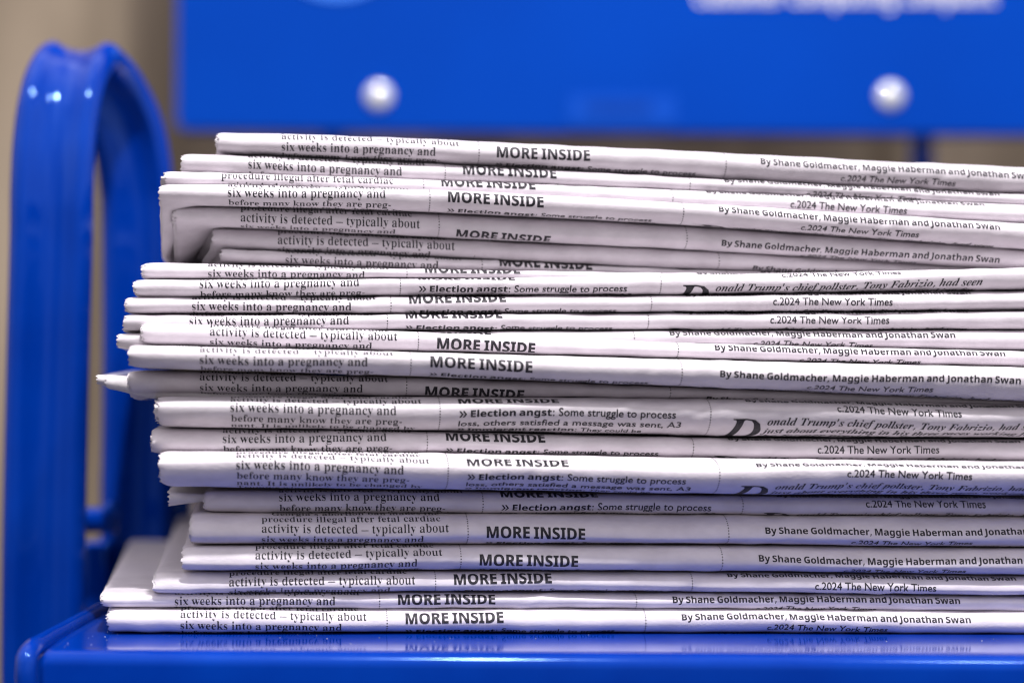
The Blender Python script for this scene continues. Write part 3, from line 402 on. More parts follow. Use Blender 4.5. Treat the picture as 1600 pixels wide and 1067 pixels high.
 'o': (126, (38,-4,27,-2,17,1,8,8,1,17,-3,27,-4,39,-3,49,-1,59,2,69,7,79,13,88,19,96,27,104,34,111,43,116,52,120,61,123,70,124,83,123,94,119,102,112,109,104,113,93,114,81,113,72,111,62,108,52,103,42,98,33,91,24,84,17,76,10,67,4,58,0,48,-3), (41,5,45,6,49,8,53,12,57,17,61,23,65,30,68,37,71,45,74,53,76,61,78,69,80,77,81,84,82,90,82,96,81,107,76,113,69,115,65,115,61,112,57,109,53,104,49,98,45,92,42,84,39,77,36,69,34,61,32,52,30,44,29,37,28,30,28,23,29,13,34,7)),
 'p': (132, (-31,-56,-31,-48,-27,-48,-23,-47,-20,-46,-18,-43,-16,-41,-15,-38,-14,-35,-13,-32,-12,-28,19,91,20,95,21,98,21,101,20,104,19,106,17,108,15,109,11,109,6,109,6,116,16,117,25,119,34,120,42,121,50,123,58,124,50,97,63,112,77,121,91,124,99,123,106,120,111,115,116,108,118,100,119,90,118,79,116,68,113,57,108,46,102,36,96,27,88,18,80,11,72,5,63,0,55,-3,46,-4,39,-3,33,-1,27,2,19,-27,18,-31,18,-35,18,-39,18,-42,19,-45,21,-46,25,-47,29,-48,34,-49,34,-56), (41,6,45,7,50,9,54,12,58,17,62,22,66,28,70,35,73,42,76,50,79,57,81,65,83,72,84,78,85,84,85,89,85,94,84,98,82,101,80,103,78,104,75,105,62,99,51,84,41,57,34,31,33,24,32,19,31,15,32,10,35,7)),
 'r': (104, (-6,0,17,84,18,89,19,93,20,96,20,99,21,100,21,102,19,106,16,108,10,109,7,109,7,116,23,118,41,121,60,124,46,75,50,84,54,91,58,97,61,103,65,108,69,112,72,115,75,118,79,121,82,122,86,123,89,124,97,122,102,116,104,106,103,100,102,96,100,92,96,89,93,88,88,87,83,88,78,91,74,95,74,96,73,96,72,96,66,93,59,85,51,70,46,60,42,50,38,39,34,27,30,14,26,0)),
 's': (101, (36,-4,29,-3,21,-1,11,2,10,2,8,3,6,3,3,2,0,0,-3,-3,-10,-2,-3,44,5,42,9,22,18,10,33,6,41,7,46,12,48,21,48,24,47,27,46,31,44,34,41,38,38,42,27,55,23,62,19,68,15,74,13,80,12,86,11,91,12,100,16,108,21,114,29,120,37,123,46,124,54,123,62,122,72,119,73,119,74,119,74,118,75,118,76,118,77,118,80,118,83,120,85,123,92,123,86,82,79,83,74,101,65,112,53,115,49,115,46,114,43,111,41,109,39,105,39,102,40,96,43,89,49,81,52,77,55,74,58,70,61,67,64,63,66,60,69,55,71,51,73,46,75,42,76,37,76,33,75,26,74,20,71,14,67,9,62,5,57,1,51,-2,44,-3)),
 't': (74, (12,-4,2,-2,-4,5,-6,16,-6,17,-6,19,-6,21,-5,23,-5,25,-4,28,18,109,5,109,5,119,23,128,39,141,54,159,65,159,53,120,75,120,72,109,51,109,31,41,30,37,29,34,28,31,27,28,27,25,27,23,27,19,29,17,31,16,36,19,43,26,51,38,57,34,50,22,43,13,35,6,28,0,20,-3)),
 'u': (143, (19,-4,7,-2,0,5,-2,16,-2,20,-1,24,0,30,2,36,4,44,6,52,15,84,17,92,18,97,19,102,17,106,14,108,8,109,5,109,5,116,12,117,21,118,29,119,38,121,48,122,58,124,32,31,31,28,31,24,30,21,31,18,33,16,35,16,45,19,55,29,67,45,77,67,87,92,94,120,126,120,112,67,103,35,100,23,100,22,101,20,101,19,102,18,103,18,104,17,107,18,109,20,112,22,113,24,115,26,117,28,118,30,120,33,122,36,128,32,121,21,114,12,107,5,100,0,93,-3,86,-4,81,-3,76,-1,73,1,70,5,68,10,68,16,68,20,70,29,73,41,63,27,54,16,46,7,37,1,28,-3)),
 'v': (114, (19,-4,19,10,19,30,19,47,18,62,17,74,16,84,15,92,12,102,8,108,2,110,-1,109,-1,116,39,124,41,121,44,113,46,100,48,84,49,66,49,47,49,35,55,42,60,47,64,53,68,58,71,63,74,67,78,75,81,81,82,85,81,89,79,92,76,96,72,100,71,104,70,108,70,113,72,116,74,120,78,122,81,123,86,124,90,123,94,122,97,119,100,115,101,111,102,106,100,95,95,82,86,67,74,50,58,31,39,11,25,-3)),
 'w': (168, (19,-4,19,10,19,30,19,47,18,62,17,74,16,84,15,91,12,102,8,108,2,110,-1,109,-1,116,39,124,43,116,47,92,50,53,92,124,98,124,107,35,112,41,117,47,121,52,125,57,128,62,131,67,133,71,135,75,136,78,138,81,138,84,138,86,138,89,136,93,132,96,129,100,126,104,126,109,126,113,128,117,130,120,133,122,137,124,141,124,146,124,150,122,153,119,156,115,157,111,157,106,151,82,131,50,98,10,86,-3,79,-4,72,71,27,-3)),
 'y': (113, (-12,-56,-18,-56,-23,-54,-27,-51,-30,-48,-31,-44,-32,-40,-31,-36,-30,-32,-27,-29,-24,-26,-20,-25,-16,-24,-13,-25,-8,-27,-3,-29,1,-32,5,-34,8,-34,10,-34,13,-33,15,-31,18,-29,21,-26,23,-23,26,-19,28,-16,30,-12,32,-9,33,-5,33,-2,33,1,32,6,32,12,31,19,29,27,28,36,27,45,25,54,23,63,21,71,20,78,18,85,16,91,14,96,13,100,12,104,11,106,10,107,7,109,4,111,0,111,-4,110,-4,118,1,118,5,119,9,119,13,120,16,121,19,121,25,123,30,124,34,124,38,121,41,114,45,102,47,93,49,84,51,72,53,60,56,46,59,30,72,54,79,72,82,84,81,88,79,92,75,95,71,99,68,103,67,107,68,112,69,116,72,119,75,122,79,123,84,124,89,123,93,122,96,119,98,116,100,111,100,106,100,101,98,95,96,88,93,79,90,70,86,61,81,51,75,40,70,30,64,19,57,8,51,-2,44,-12,37,-21,29,-29,22,-37,15,-44,8,-49,1,-53,-5,-55)),
 'z': (104, (62,-21,55,-20,49,-19,42,-16,36,-13,29,-9,23,-5,16,-1,11,1,7,2,4,2,1,0,-3,-2,-6,-5,-8,-6,-9,-6,-12,-6,-14,-5,-14,-2,-14,-1,-14,-1,-13,0,64,95,31,95,26,95,22,95,19,94,17,93,15,92,13,90,12,87,10,84,8,79,1,79,13,120,98,120,22,29,29,26,35,21,41,15,45,9,49,3,52,-3,55,-9,58,-12,62,-13,63,-13,65,-12,66,-12,67,-11,67,-10,67,-9,67,-9,67,-8,67,-7,67,-7,66,-6,66,-6,65,-3,64,-1,63,1,63,2,62,3,62,4,63,8,64,11,66,14,69,16,72,17,76,18,84,16,89,11,91,3,90,-3,87,-8,83,-13,77,-17,70,-20)),
 '’': (72, (11,120,14,131,16,142,19,154,21,166,23,176,24,186,50,186,52,183,49,173,46,163,42,152,37,141,33,130,28,120)),
},
'G': {
 ' ': (111, ),
 ',': (88, (24,-47,50,-33,65,-13,70,10,67,31,57,44,42,49,30,46,21,38,18,26,21,15,28,7,38,4,39,-12,34,-28,24,-40)),
 '.': (88, (44,44,32,41,23,32,20,20,23,8,32,0,44,-4,56,0,64,8,68,20,64,32,56,41)),
 '0': (200, (188,136,177,210,146,259,100,276,54,259,23,210,12,136,23,63,54,14,100,-4,146,14,177,63), (149,136,143,81,126,46,100,34,74,46,57,81,51,136,57,191,74,227,100,239,126,227,143,191)),
 '2': (200, (186,37,82,37,131,99,158,148,167,191,156,236,127,266,84,276,62,274,41,265,19,250,19,201,41,223,61,235,81,238,105,231,121,213,128,187,125,166,119,148,108,128,80,86,46,43,14,3,14,0,186,0)),
 '3': (200, (32,228,49,234,64,238,79,239,104,234,120,220,126,198,120,177,102,164,72,159,72,123,104,118,124,101,130,77,125,54,110,39,86,34,66,36,46,43,26,54,26,12,45,4,65,-2,84,-4,128,7,159,36,170,79,165,107,153,130,130,144,150,159,162,179,165,205,155,243,127,268,85,276,66,275,49,271,32,265)),
 '4': (200, (159,276,142,276,4,108,4,90,120,90,120,0,159,0,159,90,188,90,188,125,159,125), (119,202,120,202,120,125,57,125)),
 'A': (267, (145,274,117,274,0,0,40,0,74,80,190,80,227,0,267,0), (130,214,174,116,90,116)),
 'L': (196, (69,273,30,273,30,0,192,0,192,35,69,35)),
 'N': (312, (282,273,246,273,246,62,61,273,30,273,30,0,66,0,66,210,249,0,282,0)),
 'S': (183, (160,257,140,268,120,274,99,276,55,267,26,242,16,204,47,147,103,110,134,66,129,50,115,37,90,32,63,36,39,50,18,71,18,22,41,7,66,-1,94,-4,133,6,160,32,170,70,140,133,83,169,52,209,58,226,73,237,96,241,115,239,137,230,160,213)),
 'T': (242, (235,273,7,273,7,238,101,238,101,0,140,0,140,238,235,238)),
 'Y': (242, (120,179,47,273,0,273,101,144,101,0,140,0,140,144,242,273,194,273)),
 'a': (171, (164,32,157,27,150,24,146,22,142,23,140,26,139,32,139,124,130,157,107,177,74,183,50,181,30,172,14,159,14,120,32,137,51,146,71,150,89,146,100,136,103,118,103,108,72,97,43,86,20,69,10,40,16,19,31,3,54,-4,71,-2,87,5,103,15,108,4,117,-2,130,-4,140,-2,151,2,164,10), (103,36,93,28,83,23,72,22,59,25,50,34,46,47,54,65,75,78,103,89)),
 'b': (200, (59,273,24,273,24,10,43,3,67,-2,90,-4,142,8,175,41,186,94,176,140,149,171,109,183,91,181,75,176,59,167), (59,133,73,144,86,149,100,151,126,143,144,122,150,88,143,58,124,38,95,30,84,31,71,33,59,36)),
 'c': (175, (157,171,141,177,124,182,105,183,58,171,27,138,16,86,28,40,60,8,108,-4,127,-2,146,2,161,7,161,42,144,35,129,31,114,30,81,37,60,58,53,90,60,122,79,143,108,150,123,149,139,143,157,133)),
 'd': (204, (180,273,145,273,145,176,131,180,119,182,107,183,61,172,29,140,18,94,28,44,58,12,105,0,180,0), (145,30,109,30,76,38,59,59,54,89,61,122,81,143,112,151,123,151,134,148,145,144)),
 'e': (192, (175,52,154,40,134,33,112,30,83,36,63,55,52,84,178,84,169,140,142,172,100,183,57,172,27,140,16,92,27,45,56,10,104,-4,131,-1,154,6,175,18), (53,108,61,132,78,147,101,152,123,147,137,132,143,108)),
 'f': (100, (118,273,91,277,69,271,52,259,39,243,32,222,29,193,29,180,4,180,4,148,29,148,29,0,64,0,64,148,97,148,97,180,64,180,64,197,68,221,80,236,102,241,108,241,113,240,118,238)),
 'g': (171, (168,180,94,180,53,172,26,151,16,118,17,105,20,94,26,84,33,75,43,67,56,61,56,60,41,55,31,46,27,35,29,27,35,20,45,12,20,2,5,-15,0,-38,11,-66,40,-85,83,-92,128,-85,157,-65,168,-35,163,-13,146,4,116,15,85,22,67,30,61,38,74,51,104,57,134,72,142,83,148,98,150,113,149,127,143,139,132,152,168,152), (118,117,114,100,102,88,84,84,65,88,53,99,48,116,53,133,66,144,84,149,101,144,114,133), (133,-38,127,-52,110,-61,84,-64,56,-60,39,-51,34,-36,39,-22,53,-12,74,-9,99,-11,123,-20)),
 'h': (200, (60,273,24,273,24,0,60,0,60,129,76,144,90,152,105,155,124,149,136,134,140,111,140,0,176,0,176,110,168,151,146,175,114,183,95,180,76,171,61,156,60,156)),
 'i': (88, (62,180,26,180,26,0,62,0), (65,234,62,245,55,252,44,255,33,252,26,245,23,234,26,223,33,216,44,213,55,216,62,223)),
 'k': (192, (184,180,142,180,62,92,152,0,200,0,107,92), (60,273,25,273,25,0,60,0)),
 'l': (88, (62,273,26,273,26,0,62,0)),
 'm': (308, (24,180,24,0,59,0,59,130,73,144,88,151,104,153,120,149,132,135,136,112,136,0,172,0,172,130,185,142,199,150,212,153,231,148,244,134,249,111,249,0,285,0,285,113,277,150,257,174,225,183,202,179,182,167,165,151,151,169,133,180,112,183,95,180,77,171,59,156,59,180)),
 'n': (200, (60,180,24,180,24,0,60,0,60,129,76,144,90,152,105,155,124,149,136,134,140,111,140,0,176,0,176,111,167,151,145,175,114,183,95,180,76,171,61,156,60,156)),
 'o': (221, (109,183,61,171,27,138,14,92,27,42,60,9,109,-4,160,8,194,42,206,92,194,139,159,171), (109,151,140,143,162,122,170,91,162,58,141,36,109,28,78,36,58,58,51,92,58,122,79,143)),
 'p': (200, (58,4,71,0,83,-3,94,-4,142,8,174,41,186,88,174,138,140,169,84,180,23,180,23,-92,58,-92), (58,148,91,148,123,141,143,121,149,89,142,58,122,36,92,28,81,29,69,32,58,36)),
 'r': (158, (28,180,28,0,63,0,63,94,69,122,85,142,107,149,117,147,128,141,140,132,159,162,144,174,130,181,116,183,99,179,82,164,64,138,63,138,63,180)),
 's': (154, (130,168,111,177,94,182,77,183,45,177,25,161,18,134,39,96,80,71,102,48,98,37,88,30,75,28,59,30,39,38,16,51,16,13,38,3,58,-2,79,-4,109,3,130,21,138,49,134,66,121,82,98,100,72,115,58,127,54,136,57,144,65,150,78,152,93,150,110,144,130,133)),
 't': (133, (67,217,0,152,0,148,31,148,31,53,38,24,57,4,90,-4,103,-2,119,2,133,8,133,42,119,34,105,30,92,28,81,31,71,39,67,56,67,148,124,148,124,180,67,180)),
 'u': (200, (175,0,175,180,139,180,139,51,127,37,112,29,96,26,76,31,64,44,60,66,60,180,24,180,24,68,32,29,54,5,86,-4,104,0,123,9,139,23,139,0)),
 'w': (288, (157,180,131,180,85,71,38,180,0,180,80,-4,91,-4,144,122,197,-4,208,-4,288,180,250,180,203,71)),
 'y': (175, (175,180,135,180,89,78,40,180,0,180,70,38,8,-92,48,-92)),
 '»': (196, (149,90,90,0,125,0,184,90,125,180,90,180), (68,90,9,0,44,0,103,90,44,180,9,180)),
},
}
FONT = {f: {c: (g[0] / 400.0, [[(l[i] / 400.0, l[i + 1] / 400.0) for i in range(0, len(l), 2)] for l in g[1:]]) for c, g in d.items()}
        for f, d in GLYPHS.items()}

def area(l):
    return sum(l[i - 1][0] * l[i][1] - l[i][0] * l[i - 1][1] for i in range(len(l))) / 2

def embolden(loops, d):
    dx, dy = d if isinstance(d, tuple) else (d, d)
    if not loops or (dx == 0 and dy == 0):
        return loops
    big = max(loops, key=lambda l: abs(area(l)))
    sg = 1 if area(big) > 0 else -1
    out = []
    for l in loops:
        n = len(l)
        q = []
        for i in range(n):
            (x0, y0), (x1, y1), (x2, y2) = l[i - 1], l[i], l[(i + 1) % n]
            ax, ay, bx, by = x1 - x0, y1 - y0, x2 - x1, y2 - y1
            la, lb = math.hypot(ax, ay) or 1, math.hypot(bx, by) or 1
            nx, ny = ay / la + by / lb, -ax / la - bx / lb
            ln = math.hypot(nx, ny) or 1
            k = min(1.5, 2 / max(ln, 0.5))
            q.append((x1 + sg * dx * k * nx / ln, y1 + sg * dy * k * ny / ln))
        out.append(q)
    return out

MIX = {'B': (1.22, 1.0), 'G': (0.80, 0.80)}   # bold and light run in on one line
SPACE = {'B': 0.78}             # the bold sans is set with tight word spaces

def set_line(runs, width=None, xh=None, ref='x'):
    """runs: [(font, text, bold)] -> loops in px, baseline at 0, y up; scaled to width and to the height xh of glyph ref"""
    x, L = 0.0, []
    mixed = len(runs) > 1
    for f, t, bold in runs:
        for c in t:
            adv, loops = FONT[f][c]
            fx, fy = MIX[f] if mixed else (1, 1)
            L.append([[(px * fx + x, py * fy) for px, py in l] for l in embolden(loops, bold)])
            x += adv * fx * (SPACE.get(f, 1) if c == ' ' else 1)
    f0 = runs[0][0]
    rg = next(FONT[r[0]][c][1] for r in runs for c in r[1] if c == ref)
    hgt = max(p[1] for l in rg for p in l)
    sy = xh / hgt
    x0 = min(p[0] for g in L for l in g for p in l)
    x1 = max(p[0] for g in L for l in g for p in l)
    sx = width / (x1 - x0) if width else sy
    return [[[((px - x0) * sx, py * sy) for px, py in l] for l in g] for g in L if g]

def fill_line(glyphs, step=None):
    Vs, Fs, off = [], [], 0
    for g in glyphs:
        V, F = fill_loops(g, step)
        Vs.append(V)
        Fs.append(F + off)
        off += len(V)
    return np.concatenate(Vs), np.concatenate(Fs)

def fill_loops(loops, step=None):
    """filled flat mesh (verts Nx2, tris) of the outlines, cut into bands of height step"""
    pts, edges = [], []
    for l in loops:
        o = len(pts)
        q = [p for i, p in enumerate(l) if math.hypot(p[0] - l[i - 1][0], p[1] - l[i - 1][1]) > 1e-4]
        pts += [Vector(p) for p in q]
        edges += [(o + i, o + (i + 1) % len(q)) for i in range(len(q))]
    vs, _, fs = delaunay_2d_cdt(pts, edges, [], 0, 1e-5)[:3]
    V = np.array([(v.x, v.y) for v in vs])
    T = np.array([f for f in fs if len(f) == 3])
    C = V[T].mean(1)
    wnd = np.zeros(len(C), int)                  # winding number of every triangle's centre
    for l in loops:
        P = np.array(l)
        Q = np.roll(P, -1, 0)
        cr = (Q[None, :, 0] - P[None, :, 0]) * (C[:, None, 1] - P[None, :, 1]) - (C[:, None, 0] - P[None, :, 0]) * (Q[None, :, 1] - P[None, :, 1])
        upw = (P[None, :, 1] <= C[:, None, 1]) & (Q[None, :, 1] > C[:, None, 1]) & (cr > 0)
        dnw = (P[None, :, 1] > C[:, None, 1]) & (Q[None, :, 1] <= C[:, None, 1]) & (cr < 0)
        wnd += upw.sum(1) - dnw.sum(1)
    bm = bmesh.new()
    bv = [bm.verts.new((x, y, 0)) for x, y in V]
    for t in T[wnd != 0]:
        bm.faces.new([bv[i] for i in t])
    bmesh.ops.delete(bm, geom=[v for v in bm.verts if not v.link_faces], context='VERTS')
    if step:
        ys = [v.co.y for v in bm.verts]
        y = math.floor(min(ys) / step) * step + step
        while y < max(ys):
            bmesh.ops.bisect_plane(bm, geom=bm.verts[:] + bm.edges[:] + bm.faces[:], dist=1e-5, plane_co=(0, y, 0), plane_no=(0, 1, 0))
            y += step
    bmesh.ops.triangulate(bm, faces=bm.faces)
    bm.verts.index_update()
    V = np.array([v.co[:2] for v in bm.verts])
    F = np.array([[v.index for v in f.verts] for f in bm.faces])
    bm.free()
    return V, F

def block(lines, step=2.2):
    """lines: [(runs, x, baseline s, width, xheight, ref)] -> u, s, faces"""
    Vs, Fs, off = [], [], 0
    for runs, x, s, w, h, ref in lines:
        V, F = fill_line(set_line(runs, w, h, ref), step)
        Vs.append(np.stack([V[:, 0] + x, s - V[:, 1]], 1))
        Fs.append(F + off)
        off += len(V)
    return np.concatenate(Vs), np.concatenate(Fs)

LEAD = 19.6
TH = (-0.011, 0.003)
ARTICLE = block([
    ([('S', 'Georgia’s abortion ban makes the', TH)], 16, -3 * LEAD, 262, 9.9, 'a'),
    ([('S', 'procedure illegal after fetal cardiac', TH)], 0, -2 * LEAD, 279, 9.9, 'a'),
    ([('S', 'activity is detected – typically about', TH)], 0, -LEAD, 291, 9.9, 'a'),
    ([('S', 'six weeks into a pregnancy and', TH)], 0, 0, 252, 9.9, 'x'),
    ([('S', 'before many know they are preg-', TH)], 1, LEAD, 260, 9.9, 'a'),
    ([('S', 'nant. It is unlikely to be changed by', TH)], 1, 2 * LEAD, 281, 9.9, 'a'),
    ([('S', 'Trump’s win.', TH)], 1, 3 * LEAD, 100, 9.9, 'm'),
    ([('S', 'Although Trump tipped the way', TH)], 17, 4 * LEAD, 258, 9.9, 'm'),
])
HEADING = block([([('B', 'MORE INSIDE', 0.008)], 0, -8, 153, 18.4, 'M')], 2.6)
TEASER = block([
    ([('B', '» Election angst:', 0.006), ('G', ' Some struggle to process', 0.010)], 0, 16, 329, 8.6, 's'),
    ([('G', 'loss, others satisfied a message was sent, A3', 0.012)], 0, 36, 339, 8.6, 's'),
    ([('B', '» Immigrant reaction:', 0.006), ('G', ' They could be', 0.01)], 0, 56, 282, 8.6, 'a'),
    ([('G', 'deported, but those Latino immigrants', 0.012)], 0, 76, 296, 8.6, 's'),
])
BYLINE = block([
    ([('B', 'By Shane Goldmacher, Maggie Haberman and Jonathan Swan', 0.003)], 0, -13, 450, 10.6, 'B'),
    ([('G', 'c.2024 The New York Times', 0.010)], 134, 8, 188, 12.0, 'T'),
])
LEADTXT = block([
    ([('I', 'onald Trump’s chief pollster, Tony Fabrizio, had seen', 0.0)], 32, 33, 420, 9.2, 'a'),
    ([('I', 'just about everything in his three races working for', 0.0)], 26, 53, 420, 9.2, 'a'),
    ([('I', 'the former president. But even', 0.0)], 24, 73, 300, 9.2, 'e'),
    ([('I', 'D', 0.0)], -32, 73, 56, 52.0, 'D'),
])
def _dots():
    V, F, off = [], [], 0
    for i in range(-18, 26):
        s = i * 4.6
        for k in range(8):
            V.append((1.05 * math.cos(k * math.pi / 4), s + 1.05 * math.sin(k * math.pi / 4)))
        for k in range(1, 7):
            F.append((off, off + k + 1, off + k))
        off += 8
    return np.array(V), np.array(F)
RULE = _dots()

# ------------------------------------------------------------------ the fold of a newspaper
RG = np.linspace(0.4, 5.0, 47)                   # depth / height ratio
TG = np.linspace(0, math.pi / 2, 121)
_ct, _st = (np.cos(TG[:-1]) + np.cos(TG[1:])) / 2, (np.sin(TG[:-1]) + np.sin(TG[1:])) / 2
_dt = TG[1] - TG[0]
ARC = np.zeros((len(RG), len(TG)))               # arc length from the nose along a quarter ellipse of height 1
ARC[:, 1:] = np.cumsum(np.sqrt(_ct[None] ** 2 + (RG[:, None] * _st[None]) ** 2) * _dt, axis=1)

def theta_of(a, h, b):
    """angle on the quarter ellipse (height h, depth b) at arc length a, and what is left over beyond it"""
    r = np.clip(b / h, RG[0], RG[-1])
    fi = (r - RG[0]) / (RG[1] - RG[0])
    i = np.clip(fi.astype(int), 0, len(RG) - 2)
    w = (fi - i)[:, None]
    rows = ARC[i] * (1 - w) + ARC[i + 1] * w
    an = a / h
    j = np.clip((rows < an[:, None]).sum(1) - 1, 0, len(TG) - 2)
    k = np.arange(len(a))
    f = (an - rows[k, j]) / np.maximum(rows[k, j + 1] - rows[k, j], 1e-9)
    th = TG[j] + np.clip(f, 0, 1) * _dt
    return th, np.maximum(an - rows[:, -1], 0) * h

def pchip(xs, ys, x):
    xs, ys = np.asarray(xs, float), np.asarray(ys, float)
    h, dl = np.diff(xs), np.diff(ys) / np.diff(xs)
    m = np.zeros(len(xs))
    m[0], m[-1] = dl[0], dl[-1]
    for i in range(1, len(xs) - 1):
        m[i] = (dl[i - 1] * h[i] + dl[i] * h[i - 1]) / (h[i - 1] + h[i])
    x = np.asarray(x, float)
    i = np.clip(np.searchsorted(xs, x) - 1, 0, len(h) - 1)
    t = (x - xs[i]) / h[i]
    lo, hi = x < xs[0], x > xs[-1]
    t = np.clip(t, 0, 1)
    y = ((2 * t ** 3 - 3 * t ** 2 + 1) * ys[i] + (t ** 3 - 2 * t ** 2 + t) * h[i] * m[i]
         + (-2 * t ** 3 + 3 * t ** 2) * ys[i + 1] + (t ** 3 - t ** 2) * h[i] * m[i + 1])
    y = np.where(lo, ys[0] + (x - xs[0]) * m[0], y)
    return np.where(hi, ys[-1] + (x - xs[-1]) * m[-1], y)

def sstep(a, b, x):
    t = np.clip((x - a) / (b - a), 0, 1)
    return t * t * (3 - 2 * t)

PADK = -0.6                     # the bands are drawn in a little, so that a dark gap stays between copies
YAW = 0.040
DEEP = 0.275

class Fold:
    """one folded section: where its spine runs in the photo and how it bulges"""
    def __init__(s, pts, k, nu=0.5, bulge=1.6, seed=0, droop=0.0, droop_w=90.0, shear=0.06, rag=1.0, droop_l=0.02, splay=0.0, crush=0.2, wrinkle=1.0, pad=1.0):
        s.xs = [p[0] for p in pts]
        s.top = [p[1] - pad * PADK for p in pts]
        s.bot = [p[2] + pad * PADK for p in pts]
        s.xl = pts[0][0]
        k = 1 + 0.65 * (k - 1)
        s.d0 = D0 / k
        s.k, s.nu, s.bulge, s.seed = k, nu, bulge, seed
        s.droop_l, s.splay = droop_l, splay
        s.droop, s.droop_w, s.shear, s.rag, s.crush, s.wrinkle = droop, droop_w, shear, rag, crush, wrinkle
        rs = np.random.RandomState(seed + 11)
        s.ph = rs.uniform(0, 6.28, 24)
        s.am = rs.uniform(0.4, 1.0, 24)
        s.xr = s.xl + 1690 * k
        s.Xc = (700 - CX) * PX / k

    def shape(s, x):
        xx = np.clip(x, s.xl, s.xr)
        t, b = pchip(s.xs, s.top, xx), pchip(s.xs, s.bot, xx)
        p = s.ph
        # gentle waves of the paper along the spine
        wv = s.wrinkle * 0.5 * (s.am[0] * np.sin(xx / 61 + p[0]) + s.am[1] * np.sin(xx / 113 + p[1]) + 0.5 * s.am[2] * np.sin(xx / 27 + p[2]))
        nu = np.clip(s.nu + 0.05 * np.sin(xx / 170 + p[3]) + 0.035 * np.sin(xx / 71 + p[4]), 0.15, 0.85)
        H = np.maximum(b - t, 5.0)
        e = np.exp(-np.maximum(x - s.xl, 0) / (4.0 + 3 * s.am[5])) * s.crush
        yn = t + nu * H
        ht = nu * H * (1 - e * (0.35 + 0.65 * s.am[6]))
        hb = (1 - nu) * H * (1 - e * (0.35 + 0.65 * s.am[7]))
        bb = s.bulge * H * 0.5 * (1 + 0.10 * np.sin(xx / 97 + p[8]) + 0.06 * np.sin(xx / 41 + p[9]))
        fwd = 3.0 * np.sin(xx / 230 + p[10]) + 1.2 * np.sin(xx / 83 + p[11]) + wv - e * 6
        return yn, ht, hb, bb, fwd

    def dents(s, x, a):
        """small creases and dimples, px along the normal"""
        p, am = s.ph, s.am
        v = 0.55 * am[12] * np.sin(x / 19 + a / 14 + p[12]) * np.sin(x / 47 + p[13])
        v += 0.45 * am[14] * np.sin(x / 9.5 - a / 11 + p[14]) * np.clip(np.sin(x / 88 + p[15]), 0, 1) ** 2
        v += 0.35 * am[16] * np.sin(x / 33 + p[16]) * np.sin(a / 9 + p[17])
        for i in range(3):                                        # slanting creases
            x0 = s.xl + 1500 * (p[18 + i] / 6.28)
            q = (x - x0 + a * (2.2 - 2 * am[18 + i])) / 11.0
            v += 1.3 * am[20 + i] * (1 if i % 2 else -1) * np.exp(-q * q) * np.exp(-(a / 26) ** 2)
        e = np.exp(-np.maximum(x - s.xl, 0) / 22)
        v += e * 0.8 * np.sin(a / 5 + p[21]) * am[22]
        return v * s.wrinkle * 1.1

    def place(s, x, a, lift=0.0, inset=0.0):
        """photo x, arc length a (px at the spine, down positive) -> world points"""
        yn, ht, hb, bb, fwd = s.shape(x)
        hh = np.where(a < 0, ht, hb)
        hh = np.maximum(hh, 2.0)
        th, rest = theta_of(np.abs(a), hh, bb)
        sg = np.where(a < 0, -1.0, 1.0)
        y = sg * hh * np.sin(th)
        dep = bb * (1 - np.cos(th)) + rest
        # outward normal in the (y, depth) plane
        ny, nd = np.sin(th) * sg / hh, -np.cos(th) / bb
        ln = np.sqrt(ny ** 2 + nd ** 2)
        ny, nd = ny / ln, nd / ln
        off = s.dents(x, a) * np.exp(-rest / 60) + lift - inset
        y = y + ny * off
        dep = dep + nd * off - fwd * np.exp(-rest / 300)
        # to metres
        q = (x - CX) * PX / D0
        scl = PX / s.k
        depth = dep * scl
        dl = s.droop * sstep(0.0015, s.droop_l, depth) * (1 - sstep(0, 1, (x - s.xl) / s.droop_w))
        X = q * (s.d0 - YAW * s.Xc) / (1 - q * YAW)
        dx = s.d0 + YAW * (X - s.Xc)
        P = W(x, yn + y + dl, dx)
        lm = 1 - sstep(0, 1, (x - s.xl) / 120.0)
        P[:, 0] = P[:, 0] - s.shear * depth - s.splay * PX * lm * sstep(0.001, 0.022, depth)
        P[:, 1] = P[:, 1] + depth
        return P, th, rest

    def quarter(s, x):
        yn, ht, hb, bb, fwd = s.shape(np.asarray([x], float))
        out = []
        for h in (ht, hb):
            h = np.maximum(h, 2.0)
            r = np.clip(bb / h, RG[0], RG[-1])
            out.append(float(np.interp(r, RG, ARC[:, -1])[0] * h[0]))
        return out

    def arc_at(s, x, y):
        """arc length at which the fold crosses photo height y at photo x"""
        a = np.linspace(-90, 90, 721)
        yn, ht, hb, bb, fwd = s.shape(np.full_like(a, x))
        hh = np.maximum(np.where(a < 0, ht, hb), 2.0)
        th, rest = theta_of(np.abs(a), hh, bb)
        yy = yn + np.sign(a) * hh * np.sin(th)
        return float(np.interp(y, yy, a))

    def sheet(s, inset=0.0, xl_off=0.0, rag=None, ncol=330, deep=DEEP, hs=1.0):
        """grid of the paper sheet round the fold"""
        rag = s.rag if rag is None else rag
        back = deep * s.k / PX
        near = np.array([0, 1.5, 3, 5, 7.5, 10.5, 14, 18, 23, 29, 36])
        cols = np.concatenate([near, np.linspace(44, s.xr - s.xl, ncol)])
        qs = [s.quarter(s.xl + c) for c in cols]
        n = 30
        u = np.concatenate([-1 - np.array([1, .6, .3, .15, .08, .04, .02, .01]), np.linspace(-1, 0, n)[:-1], np.linspace(0, 1, n),
                            1 + np.array([.01, .02, .04, .08, .15, .3, .6, 1])])
        rr = np.random.RandomState(s.seed * 7 + int(inset * 10) + 3)
